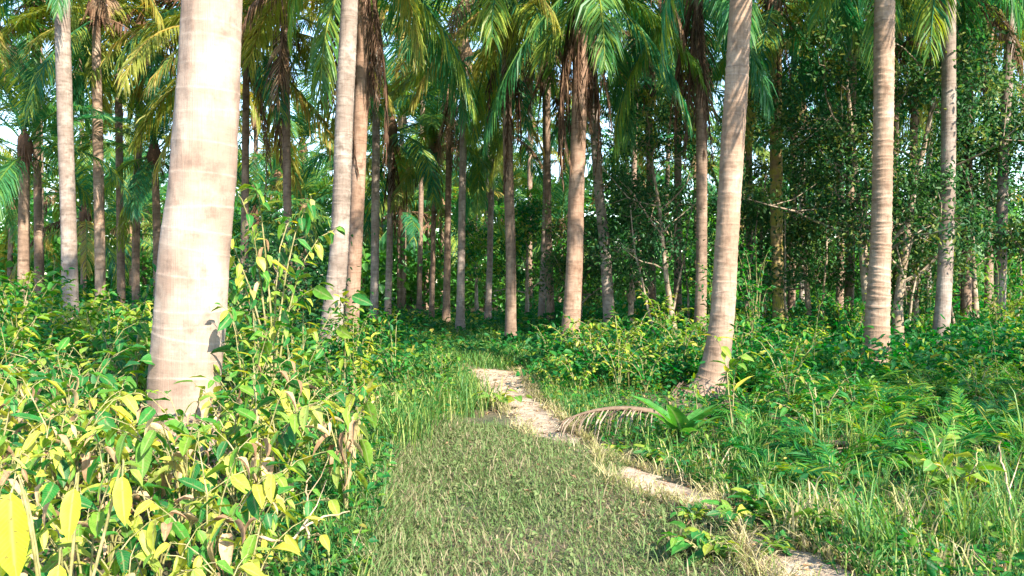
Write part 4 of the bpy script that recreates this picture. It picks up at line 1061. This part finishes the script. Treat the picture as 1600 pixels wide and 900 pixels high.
# ------------------------------------------------------------------ labels that single out each repeat by what it stands between
ORD = ["nearest", "second", "third", "fourth", "fifth", "sixth", "seventh", "eighth", "ninth", "tenth", "eleventh", "twelfth", "thirteenth", "fourteenth", "fifteenth", "sixteenth", "seventeenth", "eighteenth", "nineteenth", "twentieth"] + ["twenty-" + w for w in ("first", "second", "third", "fourth", "fifth", "sixth", "seventh", "eighth", "ninth")] + ["thirtieth"] + ["thirty-" + w for w in ("first", "second", "third", "fourth", "fifth", "sixth", "seventh", "eighth", "ninth")]
def by_place(items, marks, short):
    gaps = {}
    for o, px, d, sc, lab in items:
        k = sum(1 for m, _ in marks[1:-1] if px > m)
        gaps.setdefault((lab, k), []).append((d, o))
    for (lab, k), L in gaps.items():
        L.sort(key=lambda q: q[0])
        a, b = marks[k][1], marks[k + 1][1]
        for i, (d, o) in enumerate(L):
            if len(L) == 1: w = f"only {short[lab]} between {a} and {b}"
            elif i == len(L) - 1: w = f"farthest {short[lab]} between {a} and {b}"
            elif i == 0: w = f"nearest {short[lab]} between {a} and {b}"
            else: w = f"{ORD[i]} nearest {short[lab]} between {a} and {b}"
            o["label"] = w
SHORT = {
    "taller loose shrub standing between the right trunks": "taller loose shrub",
    "thin leafy shoot standing out of the bushes left of the path": "thin leafy shoot",
    "thin leafy shoot standing out of the plants right of the path": "thin leafy shoot",
    "small palm with a low crown of arching leaves under the tall trunks": "small low crowned palm",
    "low green weed growing over the sandy track": "low sand weed",
    "full tall leafy bush right of the thick pale trunk": "full tall leafy bush",
    "sunlit yellow green bush with hanging oblong leaves in the left foreground": "sunlit yellow drooping bush",
    "mid green bush with broad oval leaves left of the path": "broad leaved green bush",
    "tangled green bush further back left of the path": "tangled green back bush",
    "bright yellow green low bush between the path and curved palm": "bright lime low bush",
    "low green bush among ferns around the right trunks": "low green bush",
    "feathery green fern on the ground right of the path": "feathery green fern",
    "tall grass tuft right of the sandy track": "tall grass tuft",
    "green grass tuft along the left edge of the path": "green grass tuft",
    "coconut palm deep in the plantation behind the nearer trunks": "distant tall palm",
    "younger coconut palm with a low crown filling the space between tall trunks": "low crowned younger palm",
}
GM = [(-999, "left edge"), (60, "white flecked corner"), (190, "grey ringed palm"), (284, "thick pale trunk"), (370, "leafy sapling"), (440, "sapling's arching tip"), (512, "white leaning trunk"), (585, "thin straight palm"), (650, "grass edge"), (720, "pale straight palm"), (800, "path bend"),
      (888, "blotchy brown palm"), (960, "fallen frond"), (1040, "rosette plant"), (1098, "curved palm"), (1170, "dark slim palm"), (1240, "mossy palm"), (1310, "rough slim palm"), (1368, "striped tan palm"), (1420, "fallen grey frond"), (1467, "smooth grey palm"), (1530, "dead wrapped palm"), (1600, "white barked palm"), (9999, "right edge")]
GM[1] = (112, "grey ringed palm"); GM[2] = (190, "patchy slim palm")
by_place(PLACED, GM, SHORT)
PM = [(-9999, "left edge"), (30, "short edge palm"), (106, "grey ringed palm"), (155, "patchy slim palm"), (246, "bright young palm"), (300, "thick pale trunk"), (381, "reddish slim palm"), (450, "yellow hung palm"), (525, "white leaning palm"), (587, "thin straight palm"), (674, "thin dark palm"), (720, "pale straight palm"), (797, "dark speckled palm"),
      (897, "blotchy brown palm"), (945, "left leaning palm"), (1095, "brown skirted palm"), (1130, "curved tan palm"), (1214, "mossy palm"), (1328, "rough slim palm"), (1376, "striped tan palm"), (1478, "smooth grey palm"), (1565, "white barked palm"), (9999, "right edge")]
by_place(FARPALMS, PM, SHORT)
